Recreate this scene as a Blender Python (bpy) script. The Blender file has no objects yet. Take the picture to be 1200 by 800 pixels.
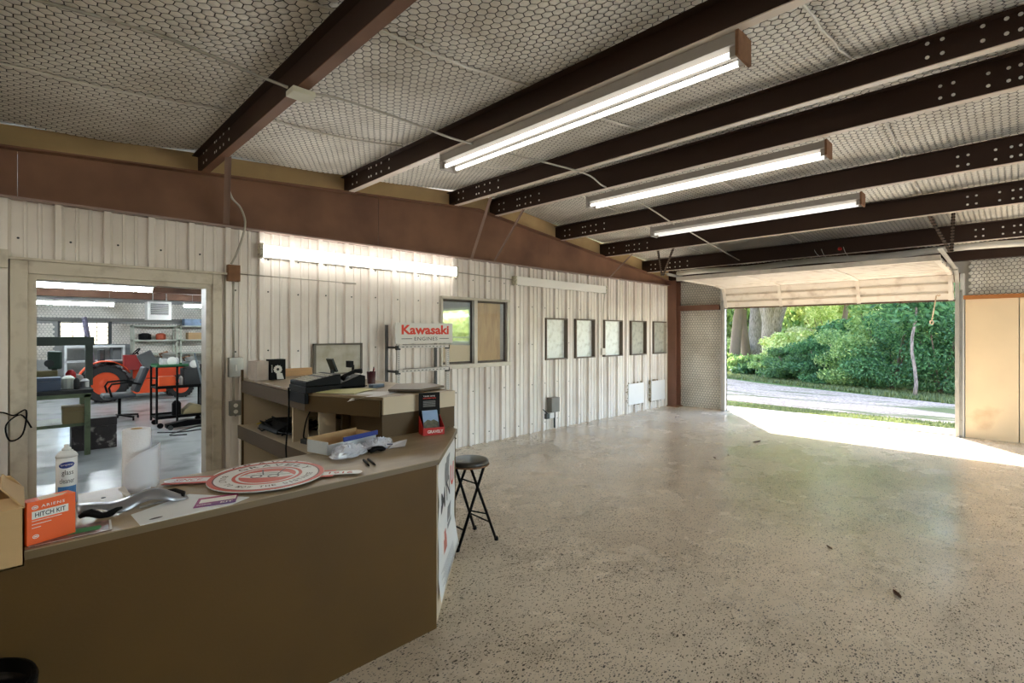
import bpy, math, random
import numpy as np
from mathutils import Vector, Matrix
random.seed(7)
R = math.radians
S = bpy.context.scene
C = S.collection

# ------------------------------------------------------------------ camera
cam = bpy.data.cameras.new('camera'); cam_o = bpy.data.objects.new('camera', cam); C.objects.link(cam_o)
cam.sensor_width = 36.0; cam.lens = 588.0 / 1200 * 36; cam.clip_start = .03; cam.clip_end = 500
cam.shift_y = (390.3 - 400) / 1200.0
cam_o.location = (0, 0, 1.6)
cam_o.rotation_euler = (R(90), 0, R(45.4 - 90))
S.camera = cam_o
# ------------------------------------------------------------------ sky, sun, exposure
w = bpy.data.worlds.new('world'); S.world = w; w.use_nodes = True
nt = w.node_tree; nt.nodes.clear()
sky = nt.nodes.new('ShaderNodeTexSky'); sky.sky_type = 'NISHITA'; sky.sun_disc = False
sky.sun_elevation = R(43); sky.sun_rotation = R(90 - 37); sky.dust_density = 1.0
bg = nt.nodes.new('ShaderNodeBackground'); bg.inputs[1].default_value = 1.0
wo = nt.nodes.new('ShaderNodeOutputWorld')
nt.links.new(sky.outputs[0], bg.inputs[0]); nt.links.new(bg.outputs[0], wo.inputs[0])
sun = bpy.data.lights.new('sun', 'SUN'); sun_o = bpy.data.objects.new('sun', sun); C.objects.link(sun_o)
sun.energy = 14.0; sun.angle = R(.6); sun.color = (1, .95, .86)
SUNV = Vector((1.78, 1.36, 2.14)).normalized()
sun_o.location = (25, 15, 25)
sun_o.rotation_euler = SUNV.to_track_quat('Z', 'Y').to_euler()
S.view_settings.view_transform = 'Standard'; S.view_settings.look = 'None'
S.view_settings.gamma = 1; S.view_settings.use_curve_mapping = False
S.view_settings.exposure = 0.9
TUBE = 1.5      # strength of a lit fluorescent tube
PANEL_TUBE = 8.0
HALL_TUBE = 14.0   # unseen fill lights added behind the camera, and the light at left

# ------------------------------------------------------------------ material helper
MATS = {}
def L(c):  # sRGB 0-255 -> linear
    return tuple(((v/255)/12.92 if v/255 <= .04045 else (((v/255)+.055)/1.055)**2.4) for v in c) + (1,)
def mat(name, c, rough=.6, metal=0, var=.08, scale=6, bump=0, bscale=40, stretch=(1,1,1), c2=None, c2amt=.5, c2scale=3,
        spec=.5, emit=0, ecol=None, coat=0, trans=0, alpha=1, detail=4, c2sharp=.12, sss=0):
    if name in MATS: return MATS[name]
    m = bpy.data.materials.new(name); m.use_nodes = True
    t = m.node_tree; N = t.nodes; K = t.links; b = N['Principled BSDF']
    b.inputs['Roughness'].default_value = rough; b.inputs['Metallic'].default_value = metal
    b.inputs['Specular IOR Level'].default_value = spec; b.inputs['Coat Weight'].default_value = coat
    b.inputs['Transmission Weight'].default_value = trans; b.inputs['Alpha'].default_value = alpha
    tc = N.new('ShaderNodeTexCoord'); mp = N.new('ShaderNodeMapping'); mp.inputs['Scale'].default_value = stretch
    K.new(tc.outputs['Object'], mp.inputs[0])
    col = L(c)
    n1 = N.new('ShaderNodeTexNoise'); n1.inputs['Scale'].default_value = scale; n1.inputs['Detail'].default_value = detail
    K.new(mp.outputs[0], n1.inputs[0])
    mx = N.new('ShaderNodeMix'); mx.data_type = 'RGBA'
    mx.inputs[6].default_value = tuple(v*(1-var*2) for v in col[:3]) + (1,)
    mx.inputs[7].default_value = tuple(min(1, v*(1+var*2)) for v in col[:3]) + (1,)
    K.new(n1.outputs[0], mx.inputs[0]); out = mx.outputs[2]
    if c2:
        n2 = N.new('ShaderNodeTexNoise'); n2.inputs['Scale'].default_value = c2scale; n2.inputs['Detail'].default_value = 6
        K.new(mp.outputs[0], n2.inputs[0])
        mr = N.new('ShaderNodeMapRange'); th = 1 - c2amt
        mr.inputs[1].default_value = th - c2sharp; mr.inputs[2].default_value = th + c2sharp
        K.new(n2.outputs[0], mr.inputs[0])
        m2 = N.new('ShaderNodeMix'); m2.data_type = 'RGBA'; m2.inputs[7].default_value = L(c2)
        K.new(out, m2.inputs[6]); K.new(mr.outputs[0], m2.inputs[0]); out = m2.outputs[2]
    K.new(out, b.inputs['Base Color'])
    if bump:
        nb = N.new('ShaderNodeTexNoise'); nb.inputs['Scale'].default_value = bscale; nb.inputs['Detail'].default_value = 5
        K.new(mp.outputs[0], nb.inputs[0])
        bp = N.new('ShaderNodeBump'); bp.inputs['Strength'].default_value = bump; bp.inputs['Distance'].default_value = .01
        K.new(nb.outputs[0], bp.inputs['Height']); K.new(bp.outputs[0], b.inputs['Normal'])
    if emit:
        b.inputs['Emission Color'].default_value = L(ecol or c); b.inputs['Emission Strength'].default_value = emit
    MATS[name] = m
    return m

# ------------------------------------------------------------------ mesh builder
ORG = {}
class MB:
    def __init__(s): s.v = []; s.f = []; s.mi = []; s.m = 0
    def add(s, vs, fs):
        n = len(s.v); s.v += [tuple(p) for p in vs]
        for f in fs: s.f.append([i+n for i in f]); s.mi.append(s.m)
        return s
    def box(s, a, b, rot=None, piv=None):
        (x0,y0,z0),(x1,y1,z1) = a, b
        vs = [Vector(p) for p in [(x0,y0,z0),(x1,y0,z0),(x1,y1,z0),(x0,y1,z0),(x0,y0,z1),(x1,y0,z1),(x1,y1,z1),(x0,y1,z1)]]
        if rot is not None:
            pv = Vector(piv) if piv else (vs[0]+vs[6])/2
            vs = [pv + rot @ (v-pv) for v in vs]
        return s.add(vs, [(0,3,2,1),(4,5,6,7),(0,1,5,4),(1,2,6,5),(2,3,7,6),(3,0,4,7)])
    def bar(s, p, q, w_, h_, up=(0,0,1)):
        p = Vector(p); q = Vector(q); d = (q-p).normalized(); u = Vector(up)
        x = d.cross(u)
        if x.length < 1e-4: x = d.cross(Vector((1,0,0)))
        x.normalize(); y = x.cross(d)
        vs = []
        for c in (p, q):
            for sx, sy in ((-1,-1),(1,-1),(1,1),(-1,1)): vs.append(c + x*sx*w_/2 + y*sy*h_/2)
        return s.add(vs, [(0,1,2,3),(7,6,5,4),(0,4,5,1),(1,5,6,2),(2,6,7,3),(3,7,4,0)])
    def tube(s, pts, r, n=8, closed=False, cap=True):
        pts = [Vector(p) for p in pts]; m = len(pts); rr = r if isinstance(r, (list, tuple)) else [r]*m
        vs = []; prev = None
        for i, p in enumerate(pts):
            a = pts[(i-1) % m] if (closed or i > 0) else p; b = pts[(i+1) % m] if (closed or i < m-1) else p
            d = (b-a).normalized()
            if prev is None:
                u = d.cross(Vector((0,0,1)));
                if u.length < .05: u = d.cross(Vector((1,0,0)))
            else: u = prev - d*prev.dot(d)
            u.normalize(); prev = u; w_ = d.cross(u)
            for k in range(n):
                t = 2*math.pi*k/n; vs.append(p + (u*math.cos(t)+w_*math.sin(t))*rr[i])
        fs = []
        for i in range(m if closed else m-1):
            j = (i+1) % m
            for k in range(n):
                l = (k+1) % n; fs.append((i*n+k, i*n+l, j*n+l, j*n+k))
        if not closed and cap: fs += [tuple(range(n))[::-1], tuple((m-1)*n+k for k in range(n))]
        return s.add(vs, fs)
    def lathe(s, c, prof, n=20, axis='z', rot=None, cap=True):
        vs = []; c = Vector(c)
        for (r, h) in prof:
            for k in range(n):
                t = 2*math.pi*k/n; a, b = r*math.cos(t), r*math.sin(t)
                p = Vector({'z': (a,b,h), 'x': (h,a,b), 'y': (b,h,a)}[axis])
                if rot is not None: p = rot @ p
                vs.append(c+p)
        m = len(prof); fs = []
        for i in range(m-1):
            for k in range(n):
                l = (k+1) % n; fs.append((i*n+k, i*n+l, (i+1)*n+l, (i+1)*n+k))
        if cap: fs += [tuple(range(n))[::-1], tuple((m-1)*n+k for k in range(n))]
        return s.add(vs, fs)
    def prism(s, poly, z0, z1, fn=None):
        """poly in xy, extruded in z; fn maps a point if the prism lies in another plane"""
        n = len(poly); vs = [Vector((x,y,z0)) for x,y in poly] + [Vector((x,y,z1)) for x,y in poly]
        if fn: vs = [Vector(fn(v)) for v in vs]
        return s.add(vs, [tuple(range(n))[::-1], tuple(range(n, 2*n))] + [(i,(i+1)%n,(i+1)%n+n,i+n) for i in range(n)])
    def grid(s, P):
        h = len(P); w_ = len(P[0]); vs = [p for r in P for p in r]
        return s.add(vs, [(i*w_+j, i*w_+j+1, (i+1)*w_+j+1, (i+1)*w_+j) for i in range(h-1) for j in range(w_-1)])
    def build(s, name, m, parent=None, smooth=False, bevel=0, solid=0, origin=None, kind=None, label=None, local=False):
        ms = m if isinstance(m, (list, tuple)) else [m]
        V = np.array(s.v, dtype=float)
        if parent is not None and not local: o0 = ORG.get(parent.name, Vector((0,0,0)))
        elif local: o0 = Vector((0,0,0))
        elif origin is not None: o0 = Vector(origin)
        else: o0 = Vector(((V[:,0].min()+V[:,0].max())/2, (V[:,1].min()+V[:,1].max())/2, V[:,2].min()))
        me = bpy.data.meshes.new(name); me.from_pydata([(a-o0.x, b-o0.y, c-o0.z) for a,b,c in s.v], [], s.f)
        for q in ms: me.materials.append(q)
        if len(ms) > 1: me.polygons.foreach_set('material_index', s.mi)
        if smooth: me.polygons.foreach_set('use_smooth', [True]*len(me.polygons))
        me.update()
        o = bpy.data.objects.new(name, me); C.objects.link(o)
        if parent is not None: o.parent = parent
        else: o.location = o0
        ORG[o.name] = o0
        if bevel:
            b = o.modifiers.new('bevel', 'BEVEL'); b.width = bevel; b.segments = 2; b.limit_method = 'ANGLE'; b.angle_limit = R(40)
        if solid:
            b = o.modifiers.new('solid', 'SOLIDIFY'); b.thickness = solid; b.offset = 0
        if kind: o['kind'] = kind
        if label: o['label'] = label
        return o
def tag(o, label, cat, group=None):
    o['label'] = label; o['category'] = cat
    if group: o['group'] = group
    return o
def thing(name, label, cat, loc=(0,0,0), group=None):
    o = bpy.data.objects.new(name, None); C.objects.link(o); o.location = loc; o.empty_display_size = .1
    ORG[o.name] = Vector(loc)
    return tag(o, label, cat, group)
def struct(name, loc=(0,0,0)):
    o = bpy.data.objects.new(name, None); C.objects.link(o); o.location = loc; ORG[o.name] = Vector(loc); o['kind'] = 'structure'
    return o
def relabel(o, label):
    o['label'] = label; return o
def dup(root, loc=None, rz=None, label=None):
    r = root.copy(); C.objects.link(r)
    if loc is not None: r.location = loc
    if rz is not None: r.rotation_euler = (0, 0, rz)
    if label: r['label'] = label
    for ch in list(root.children):
        c = ch.copy(); C.objects.link(c); c.parent = r
        for g in ch.children:
            d = g.copy(); C.objects.link(d); d.parent = c
    return r
def raw(name, V, F, m, parent=None, kind=None, smooth=False):
    me = bpy.data.meshes.new(name); nf = len(F); k = F.shape[1]
    me.vertices.add(len(V)); me.vertices.foreach_set('co', V.astype(np.float32).ravel())
    me.loops.add(nf*k); me.loops.foreach_set('vertex_index', F.astype(np.int32).ravel())
    me.polygons.add(nf); me.polygons.foreach_set('loop_start', np.arange(0, nf*k, k, dtype=np.int32))
    me.update(calc_edges=True)
    if smooth: me.polygons.foreach_set('use_smooth', [True]*nf)
    me.materials.append(m); o = bpy.data.objects.new(name, me); C.objects.link(o)
    if parent is not None: o.parent = parent
    if kind: o['kind'] = kind
    return o
def text_mb(mb, txt, fn, wd, ht, bold=0.0, space=1.0):
    """flat lettering: fills a wd x ht box in (0..wd, 0..ht), then mapped by fn(x, y)->3D point"""
    cu = bpy.data.curves.new('t', 'FONT'); cu.body = txt; cu.offset = bold; cu.space_character = space; cu.resolution_u = 2
    ob = bpy.data.objects.new('t', cu); C.objects.link(ob)
    dg = bpy.context.evaluated_depsgraph_get(); dg.update()
    me = ob.evaluated_get(dg).to_mesh()
    vs = [v.co.copy() for v in me.vertices]; fs = [tuple(p.vertices) for p in me.polygons]
    ob.evaluated_get(dg).to_mesh_clear(); bpy.data.objects.remove(ob); bpy.data.curves.remove(cu)
    if not vs: return mb
    x0 = min(v.x for v in vs); x1 = max(v.x for v in vs); y0 = min(v.y for v in vs); y1 = max(v.y for v in vs)
    mb.add([fn((v.x-x0)/(x1-x0)*wd, (v.y-y0)/(y1-y0)*ht) for v in vs], fs)
    return mb

# ------------------------------------------------------------------ materials
siding_m = mat('siding_paint', (242,235,227), .38, var=.02, scale=1.6, c2=(204,192,180), c2amt=.30, c2scale=1.6, c2sharp=.3)
backing_m = mat('liner_sheet', (176,172,162), .6, var=.1, scale=2)
trim_m = mat('door_trim_paint', (212,203,186), .45, var=.03, scale=4, c2=(160,146,126), c2amt=.27, c2scale=9, c2sharp=.2)
brown_m = mat('brown_primer_steel', (134,98,76), .6, spec=.3, var=.06, scale=2, c2=(100,70,56), c2amt=.42, c2scale=1.5, c2sharp=.2)
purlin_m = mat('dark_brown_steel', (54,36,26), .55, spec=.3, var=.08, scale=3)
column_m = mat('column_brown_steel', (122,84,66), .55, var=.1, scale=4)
sheen_edge_m = mat('painted_sheen_edge', (226,212,198), .35, var=.08)  # bright sheen of the purlin flanges put into the base colour
flange_m = mat('dusty_flange', (150,128,118), .4, var=.08)
galv_m = mat('galvanised_steel', (168,166,160), .4, metal=.6, var=.12, scale=10, c2=(120,104,90), c2amt=.28, c2scale=14)
white_enamel_m = mat('white_enamel', (226,224,216), .35, var=.04, c2=(150,110,70), c2amt=.27, c2scale=9, c2sharp=.05)
rust_m = mat('rusty_metal', (132,94,66), .8, var=.2, scale=20)
counter_top_m = mat('laminate_counter_top', (160,142,112), .38, var=.10, scale=7, stretch=(1,3,1), c2=(132,114,86), c2amt=.4, c2scale=2.5, c2sharp=.2)
counter_m = mat('brown_painted_wood', (94,70,34), .45, spec=.22, var=.05, scale=2, c2=(86,64,34), c2amt=.45, c2scale=3, c2sharp=.25, bump=.05, bscale=90)
cream_m = mat('cream_board', (208,192,164), .5, var=.05, scale=5)
desk_m = mat('desk_brown', (88,70,44), .5, spec=.25, var=.06, scale=4)
black_m = mat('black_plastic', (10,10,11), .5, spec=.12, var=.05)
blackmat_m = mat('black_metal', (12,12,12), .55, spec=.15, var=.1)
grey_m = mat('grey_plastic', (120,122,124), .45)
dark_m = mat('dark_grey_metal', (52,54,54), .5, var=.15, scale=10)
white_m = mat('white_paper', (232,232,230), .6, var=.02)
card_m = mat('cardboard', (196,164,118), .75, var=.06, scale=3, stretch=(1,1,4))
orange_m = mat('orange_print', (250,100,14), .4, var=.02)
red_m = mat('red_print', (196,40,40), .4, var=.03)
tractor_m = mat('tractor_orange', (232,84,34), .35, var=.05)
yellow_m = mat('yellow_plastic', (206,200,60), .4)
green_m = mat('green_paint', (118,132,100), .5, var=.12, scale=6, c2=(70,76,60), c2amt=.35, c2scale=8)
blue_m = mat('blue_print', (38,60,140), .4)
wood_m = mat('pale_wood', (206,164,116), .6, var=.1, scale=4, stretch=(1,1,8))
ply_m = mat('plywood', (204,164,110), .6, var=.12, scale=3, stretch=(6,6,1), c2=(170,124,76), c2amt=.4, c2scale=4, c2sharp=.15)
concrete_m = mat('apron_concrete', (214,204,190), .8, var=.08, scale=3, bump=.2, bscale=60)
text_dark_m = mat('dark_ink', (40,40,46), .5, var=0)
text_red_m = mat('red_ink', (222,52,24), .45, var=0)
text_white_m = mat('white_ink', (240,238,232), .5, var=0)
rubber_m = mat('tyre_rubber', (44,44,44), .75, var=.12, scale=12)

def floor_mat():
    m = bpy.data.materials.new('speckled_epoxy_floor'); m.use_nodes = True
    t = m.node_tree; N = t.nodes; K = t.links; b = N['Principled BSDF']
    tc = N.new('ShaderNodeTexCoord')
    def noise(sc, det=4, rough=.5, vec=None):
        n = N.new('ShaderNodeTexNoise'); n.inputs['Scale'].default_value = sc; n.inputs['Detail'].default_value = det
        n.inputs['Roughness'].default_value = rough
        K.new(vec or tc.outputs['Object'], n.inputs[0]); return n.outputs[0]
    def rng(x, a, b_, c=0, d=1):
        r = N.new('ShaderNodeMapRange'); r.inputs[1].default_value = a; r.inputs[2].default_value = b_
        r.inputs[3].default_value = c; r.inputs[4].default_value = d; K.new(x, r.inputs[0]); return r.outputs[0]
    def mix(fac, a, b_):
        x = N.new('ShaderNodeMix'); x.data_type = 'RGBA'
        for i, q in ((6,a),(7,b_)):
            if isinstance(q, tuple): x.inputs[i].default_value = q
            else: K.new(q, x.inputs[i])
        K.new(fac, x.inputs[0]); return x.outputs[2]
    def math_(op, a, b_):
        x = N.new('ShaderNodeMath'); x.operation = op
        for i, q in ((0,a),(1,b_)):
            if isinstance(q, (int, float)): x.inputs[i].default_value = q
            else: K.new(q, x.inputs[i])
        return x.outputs[0]
    base = mix(rng(noise(.8, 6, .6), .3, .7), L((210,195,172)), L((228,214,192)))
    patch = rng(noise(.6, 7, .62), .40, .70)                     # worn areas where the flecks crowd
    streak = N.new('ShaderNodeMapping'); streak.inputs['Rotation'].default_value = (0,0,R(35)); streak.inputs['Scale'].default_value = (1,1.8,1)
    K.new(tc.outputs['Object'], streak.inputs[0])
    cloud = rng(noise(1.3, 12, .80, streak.outputs[0]), .50, .82)
    base = mix(math_('MULTIPLY', cloud, .62), base, L((112,100,86)))
    def flecks(sc, dens, size, amt, base):
        vor = N.new('ShaderNodeTexVoronoi'); vor.inputs['Scale'].default_value = sc; K.new(streak.outputs[0], vor.inputs[0])
        wn = N.new('ShaderNodeTexWhiteNoise'); wn.noise_dimensions = '3D'; K.new(vor.outputs['Position'], wn.inputs[0])
        dot = math_('LESS_THAN', vor.outputs['Distance'], math_('MULTIPLY', wn.outputs[0], size))
        wn2 = N.new('ShaderNodeTexWhiteNoise'); wn2.noise_dimensions = '3D'; K.new(vor.outputs['Color'], wn2.inputs[0])
        sel = math_('LESS_THAN', wn2.outputs[0], math_('ADD', dens, math_('ADD', math_('MULTIPLY', patch, .3), math_('MULTIPLY', cloud, .6))))
        return mix(math_('MULTIPLY', math_('MULTIPLY', dot, sel), amt), base, L((52,44,38)))
    base = flecks(52, .26, .50, .88, base)
    base = flecks(95, .34, .60, .8, base)
    base = flecks(24, .08, .30, .85, base)
    K.new(base, b.inputs['Base Color'])
    K.new(rng(noise(1.1, 6, .6), .3, .72, .16, .36), b.inputs['Roughness'])
    b.inputs['Specular IOR Level'].default_value = .42
    bp = N.new('ShaderNodeBump'); bp.inputs['Strength'].default_value = .12; bp.inputs['Distance'].default_value = .01
    K.new(noise(9, 4), bp.inputs['Height']); K.new(bp.outputs[0], b.inputs['Normal'])
    return m
floor_m = floor_mat()
shopfloor_m = mat('grey_shop_floor', (178,182,182), .22, var=.10, scale=2, c2=(110,114,112), c2amt=.36, c2scale=1.6, c2sharp=.12, bump=.08, bscale=10)
insul_m = mat('white_insulation_facing', (236,231,220), .38, var=.06, scale=3, c2=(168,156,132), c2amt=.30, c2scale=1.6, c2sharp=.25, bump=.3, bscale=60)
wire_m = mat('netting_wire', (44,38,32), .7, var=.2, scale=20)
glass_m = mat('window_glass', (235,240,238), .05, trans=1, var=0)

def siding_side(o): return o
# ------------------------------------------------------------------ constants of the building
YW = 5.52; XE = 10.4; ZG = 2.65
def roof(x):   # underside of the roof insulation
    return 3.57-.078*(4.9-x) if x < 4.9 else 3.57-.11*(x-4.9)
X0, Y0 = -5.0, -6.0     # far corner of the hall behind the camera

# ================================================================== SETTING
fl = MB(); fl.box((X0,Y0,-.12),(XE+.12,YW,0)); f_o = fl.build('floor', floor_m, origin=(0,0,0), kind='structure')

def cut_rects(x0, x1, z0, z1, holes):
    """split rectangle into pieces avoiding holes"""
    xs = sorted({x0, x1, *[min(max(h[k], x0), x1) for h in holes for k in (0, 1)]})
    out = []
    for a, b in zip(xs[:-1], xs[1:]):
        if b-a < 1e-5: continue
        m = (a+b)/2; zz = [(z0, z1)]
        for h in holes:
            if h[0] < m < h[1]:
                nz = []
                for p, q in zz:
                    if h[3] <= p or h[2] >= q: nz.append((p, q)); continue
                    if h[2] > p: nz.append((p, h[2]))
                    if h[3] < q: nz.append((h[3], q))
                zz = nz
        out += [(a, b, p, q) for p, q in zz]
    return out
DOORH = (0.06, 1.34, 0.0, 2.07)
WINH = (4.09, 5.30, 1.17, 2.07)
FIVE = [(6.20,6.72), (6.99,7.51), (7.85,8.42), (8.77,9.31), (9.64,10.17)]
HOLES = [DOORH, WINH] + [(a, b, 1.18, 1.83) for a, b in FIVE]
wb = MB()
for a, b, p, q in cut_rects(X0, XE+.1, 0, ZG-.0125, [DOORH, WINH]):
    wb.box((a, YW+.08, p), (b, YW+.12, q))
wall = wb.build('wall_back', backing_m, origin=(0,0,0), kind='structure')
ORG[wall.name] = Vector((0,0,0))
def ribprof(u):   # height of the sheet toward the room at position u inside a 0.31 pitch
    pts = [(0,0),(.003,.05),(.042,.05),(.062,0),(.128,0),(.130,.014),(.146,.014),(.156,0),(.213,0),(.215,.014),(.231,.014),(.241,0),(.31,0)]
    return pts
PITCH = .31; R0 = .525
k0 = int(math.floor((X0-R0)/PITCH))
k = k0
while True:
    xa = R0 + k*PITCH
    if xa > XE: break
    mb = MB()
    for j in range(3):
        base = xa + j*PITCH
        if base > XE: break
        pts = ribprof(0)
        for (u0,h0),(u1,h1) in zip(pts[:-1], pts[1:]):
            xl, xr = base+u0, base+u1
            if xl < X0 or xr > XE: continue
            cuts = sorted({xl, xr, *[v for h in HOLES for v in h[:2] if xl < v < xr]})
            for a, b in zip(cuts[:-1], cuts[1:]):
                ya = h0+(h1-h0)*(a-xl)/(xr-xl); yb = h0+(h1-h0)*(b-xl)/(xr-xl)
                for (_, _, p, q) in cut_rects(a, b, .0, ZG-.0122, HOLES):
                    mb.add([(a,YW-ya,p),(b,YW-yb,p),(b,YW-yb,q),(a,YW-ya,q)], [(0,1,2,3)])
    if mb.v: mb.build('siding_panel', siding_m, wall)
    k += 3
# screws of the siding, far too small to take one by one
sc = MB()
for kk in range(-8, 34):
    for zz in (.15, .78, 1.42, 2.02, 2.36):
        x = R0 + kk*PITCH + .10
        if any(h[0]-.03 < x < h[1]+.03 and h[2]-.02 < zz < h[3]+.02 for h in HOLES) or x > XE-.05: continue
        sc.lathe((x, YW-.002, zz+random.uniform(-.015,.015)), [(.009,0),(.008,-.006)], 6, 'y')
sc.build('siding_screw', dark_m, wall, kind='stuff')
# right end of siding: corner column of the frame
mb = MB(); mb.box((XE-.24,YW-.06,0),(XE-.21,YW+.05,ZG)); mb.build('trim_1', trim_m, kind='structure')
cl = thing('steel_column', 'brown steel corner column between white siding and netted insulation', 'column', (XE-.1,YW-.1,0))
mb = MB(); mb.box((XE-.2,YW-.25,.0),(XE-.18,YW+.02,ZG+.1)); mb.build('flange', column_m, cl)
mb = MB(); mb.box((XE-.18,YW-.12,.0),(XE+.04,YW-.10,ZG+.1)); mb.build('web', column_m, cl)
mb = MB(); mb.box((XE-.0,YW-.25,.0),(XE+.03,YW+.02,ZG+.1)); mb.build('flange', column_m, cl)
mb = MB(); mb.box((XE-.24,YW-.3,.0),(XE+.02,YW+.04,.02)); mb.build('base_plate', rust_m, cl)

# other walls of the hall (behind and beside the camera)
mb = MB(); mb.box((X0-.1,Y0,0),(X0,YW,3.3)); mb.build('wall_left', siding_m, kind='structure')
mb = MB()
for a, b, p, q in cut_rects(X0, XE, 0, 3.9, [(3.2, 8.6, -1, 2.9)]): mb.box((a,Y0-.1,p),(b,Y0,q))  # opening added in this unseen wall so daylight fills the hall
mb.build('wall_front', siding_m, kind='structure')
mb = MB(); mb.box((-20,-40,-.2),(XE+.14,Y0-.1,-.02)); mb.build('yard_front', mat('front_gravel_yard', (186,176,164), .9, var=.1, scale=5), kind='structure')

# far (east) wall: doorway y .66..4.31
DY0, DY1, DZ = .66, 4.30, 2.42
we = MB()
for a, b, p, q in cut_rects(Y0, YW+.05, 0, 3.1, [(DY0, DY1, -1, DZ)]):
    we.box((XE+.10, a, p), (XE+.14, b, q))
east = we.build('wall_right', mat('outer_sheet', (196,190,178), .5), origin=(0,0,0), kind='structure')

# ---- hex netting over quilted insulation ---------------------------------
def netting(name, fn, u0, u1, v0, v1, a=.034, depth=.011, parent=None, wire=.0025, mask=None):
    """quilted sheet + wire over (u,v) mapped by fn(u, v, h)->xyz (vectorised); h>0 towards the room"""
    du = math.sqrt(3)*a; dv = 1.5*a
    nu = int((u1-u0)/du); nv = int((v1-v0)/dv)
    I, J = np.meshgrid(np.arange(nu), np.arange(nv), indexing='ij'); I = I.ravel(); J = J.ravel()
    cu = u0 + (I + .5*(J % 2))*du; cv = v0 + J*dv
    if mask is not None:
        ok = mask(cu, cv); cu = cu[ok]; cv = cv[ok]
    n = len(cu); ang = np.radians(30+60*np.arange(6))
    U = np.empty((n,7)); V = np.empty((n,7)); H = np.zeros((n,7))
    U[:,0] = cu; V[:,0] = cv; H[:,0] = depth
    for k in range(6):
        U[:,k+1] = cu + a*np.cos(ang[k]); V[:,k+1] = cv + a*np.sin(ang[k])
    # slight irregularity shared by neighbouring corners
    jit = lambda P, Q: (np.sin(P*91.7+Q*57.3)*.0022, np.sin(P*63.1-Q*83.9)*.0022)
    ju, jv = jit(np.round(U[:,1:],3), np.round(V[:,1:],3)); U[:,1:] += ju; V[:,1:] += jv
    P = fn(U, V, H)
    verts = np.stack(P, -1).reshape(-1, 3)
    b = np.arange(n)*7
    F = np.concatenate([np.stack([b, b+1+k, b+1+(k+1) % 6], 1) for k in range(6)])
    o1 = raw('insulation', verts, F, insul_m, parent, 'stuff', smooth=True)
    # wires: 3 edges of each cell as thin flat strips
    VV = []; w2 = wire
    for k in range(3):
        ua, va, ub, vb = U[:,1+k], V[:,1+k], U[:,2+k], V[:,2+k]
        dx = ub-ua; dy = vb-va; l = np.hypot(dx, dy); nx = -dy/l*w2; ny = dx/l*w2; h = np.full(n, .0035)
        q = [np.stack(fn(x_, y_, h), -1) for x_, y_ in ((ua-nx, va-ny), (ub-nx, vb-ny), (ub+nx, vb+ny), (ua+nx, va+ny))]
        VV.append(np.stack(q, 1))
    VV = np.concatenate(VV).reshape(-1, 3)
    F = np.arange(len(VV)).reshape(-1, 4)
    o2 = raw('wire_netting', VV, F, wire_m, parent, 'stuff')
    return o1, o2
PX = [-.25, 1.24, 2.72, 4.25, 5.0, 6.5, 7.78, 9.27]      # purlin webs
SEAM = [.85, 2.55, 4.24, -.85, -2.55, -4.24]
def sag(x, y):
    s = 0*x
    for a, b in zip([-1.8]+PX, PX+[10.5]):
        m = (x >= a) & (x < b); t = np.where(m, (x-a)/(b-a), 0)
        s = s + np.where(m, .035*np.sin(np.pi*np.clip(t,0,1)) , 0)
    s = s + .010*np.sin(x*3.1+y*2.2) + .008*np.sin(x*1.7-y*4.1)
    for q in SEAM: s = s - .02*np.exp(-((y-q)/.05)**2)
    return s
def roofv(x): return np.where(x < 4.9, 3.57-.078*(4.9-x), 3.57-.11*(x-4.9))
ce = MB()
for xa, xb in ((X0,4.9),(4.9,XE+.3)):
    ce.add([(xa,Y0,roof(xa)+.06),(xb,Y0,roof(xb)+.06),(xb,YW+.1,roof(xb)+.06),(xa,YW+.1,roof(xa)+.06),
            (xa,Y0,roof(xa)+.10),(xb,Y0,roof(xb)+.10),(xb,YW+.1,roof(xb)+.10),(xa,YW+.1,roof(xa)+.10)],
           [(0,1,2,3),(7,6,5,4),(0,4,5,1),(1,5,6,2),(2,6,7,3),(3,7,4,0)])
ceil = ce.build('ceiling', mat('roof_sheet', (206,202,192), .6), origin=(0,0,0), kind='structure')
netting('x', lambda U, V, H: (U, V, roofv(U)-sag(U,V)+.035-H), -1.9, XE+.05, -2.2, YW-.02, parent=ceil)
# insulation roll seams running along x, bulging lips
for q in (.85, 2.55, 4.24):
    for a, b in zip(PX[:-1], PX[1:]):
        if b-a < .9: continue
        mb = MB()
        pts = [(a+.04+(b-a-.08)*t/10, q+.006*math.sin(t*2.2+a), roof(a+.04+(b-a-.08)*t/10)-.035*math.sin(math.pi*t/10)+.026) for t in range(11)]
        mb.tube(pts, .009, 6); mb.build('insulation_seam', insul_m, ceil, smooth=True)
# insulation on the far wall
netting('x', lambda U, V, H: (XE+.085-H+.012*np.sin(U*5)*np.sin(V*4), U, V), DY1+.02, YW+.02, .02, 2.9, parent=east)
netting('x', lambda U, V, H: (XE+.085-H-.03*np.sin((V-2.2)/.6*3.14), U, V), -1.2, DY0-.04, 2.17, 2.8, parent=east)
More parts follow.
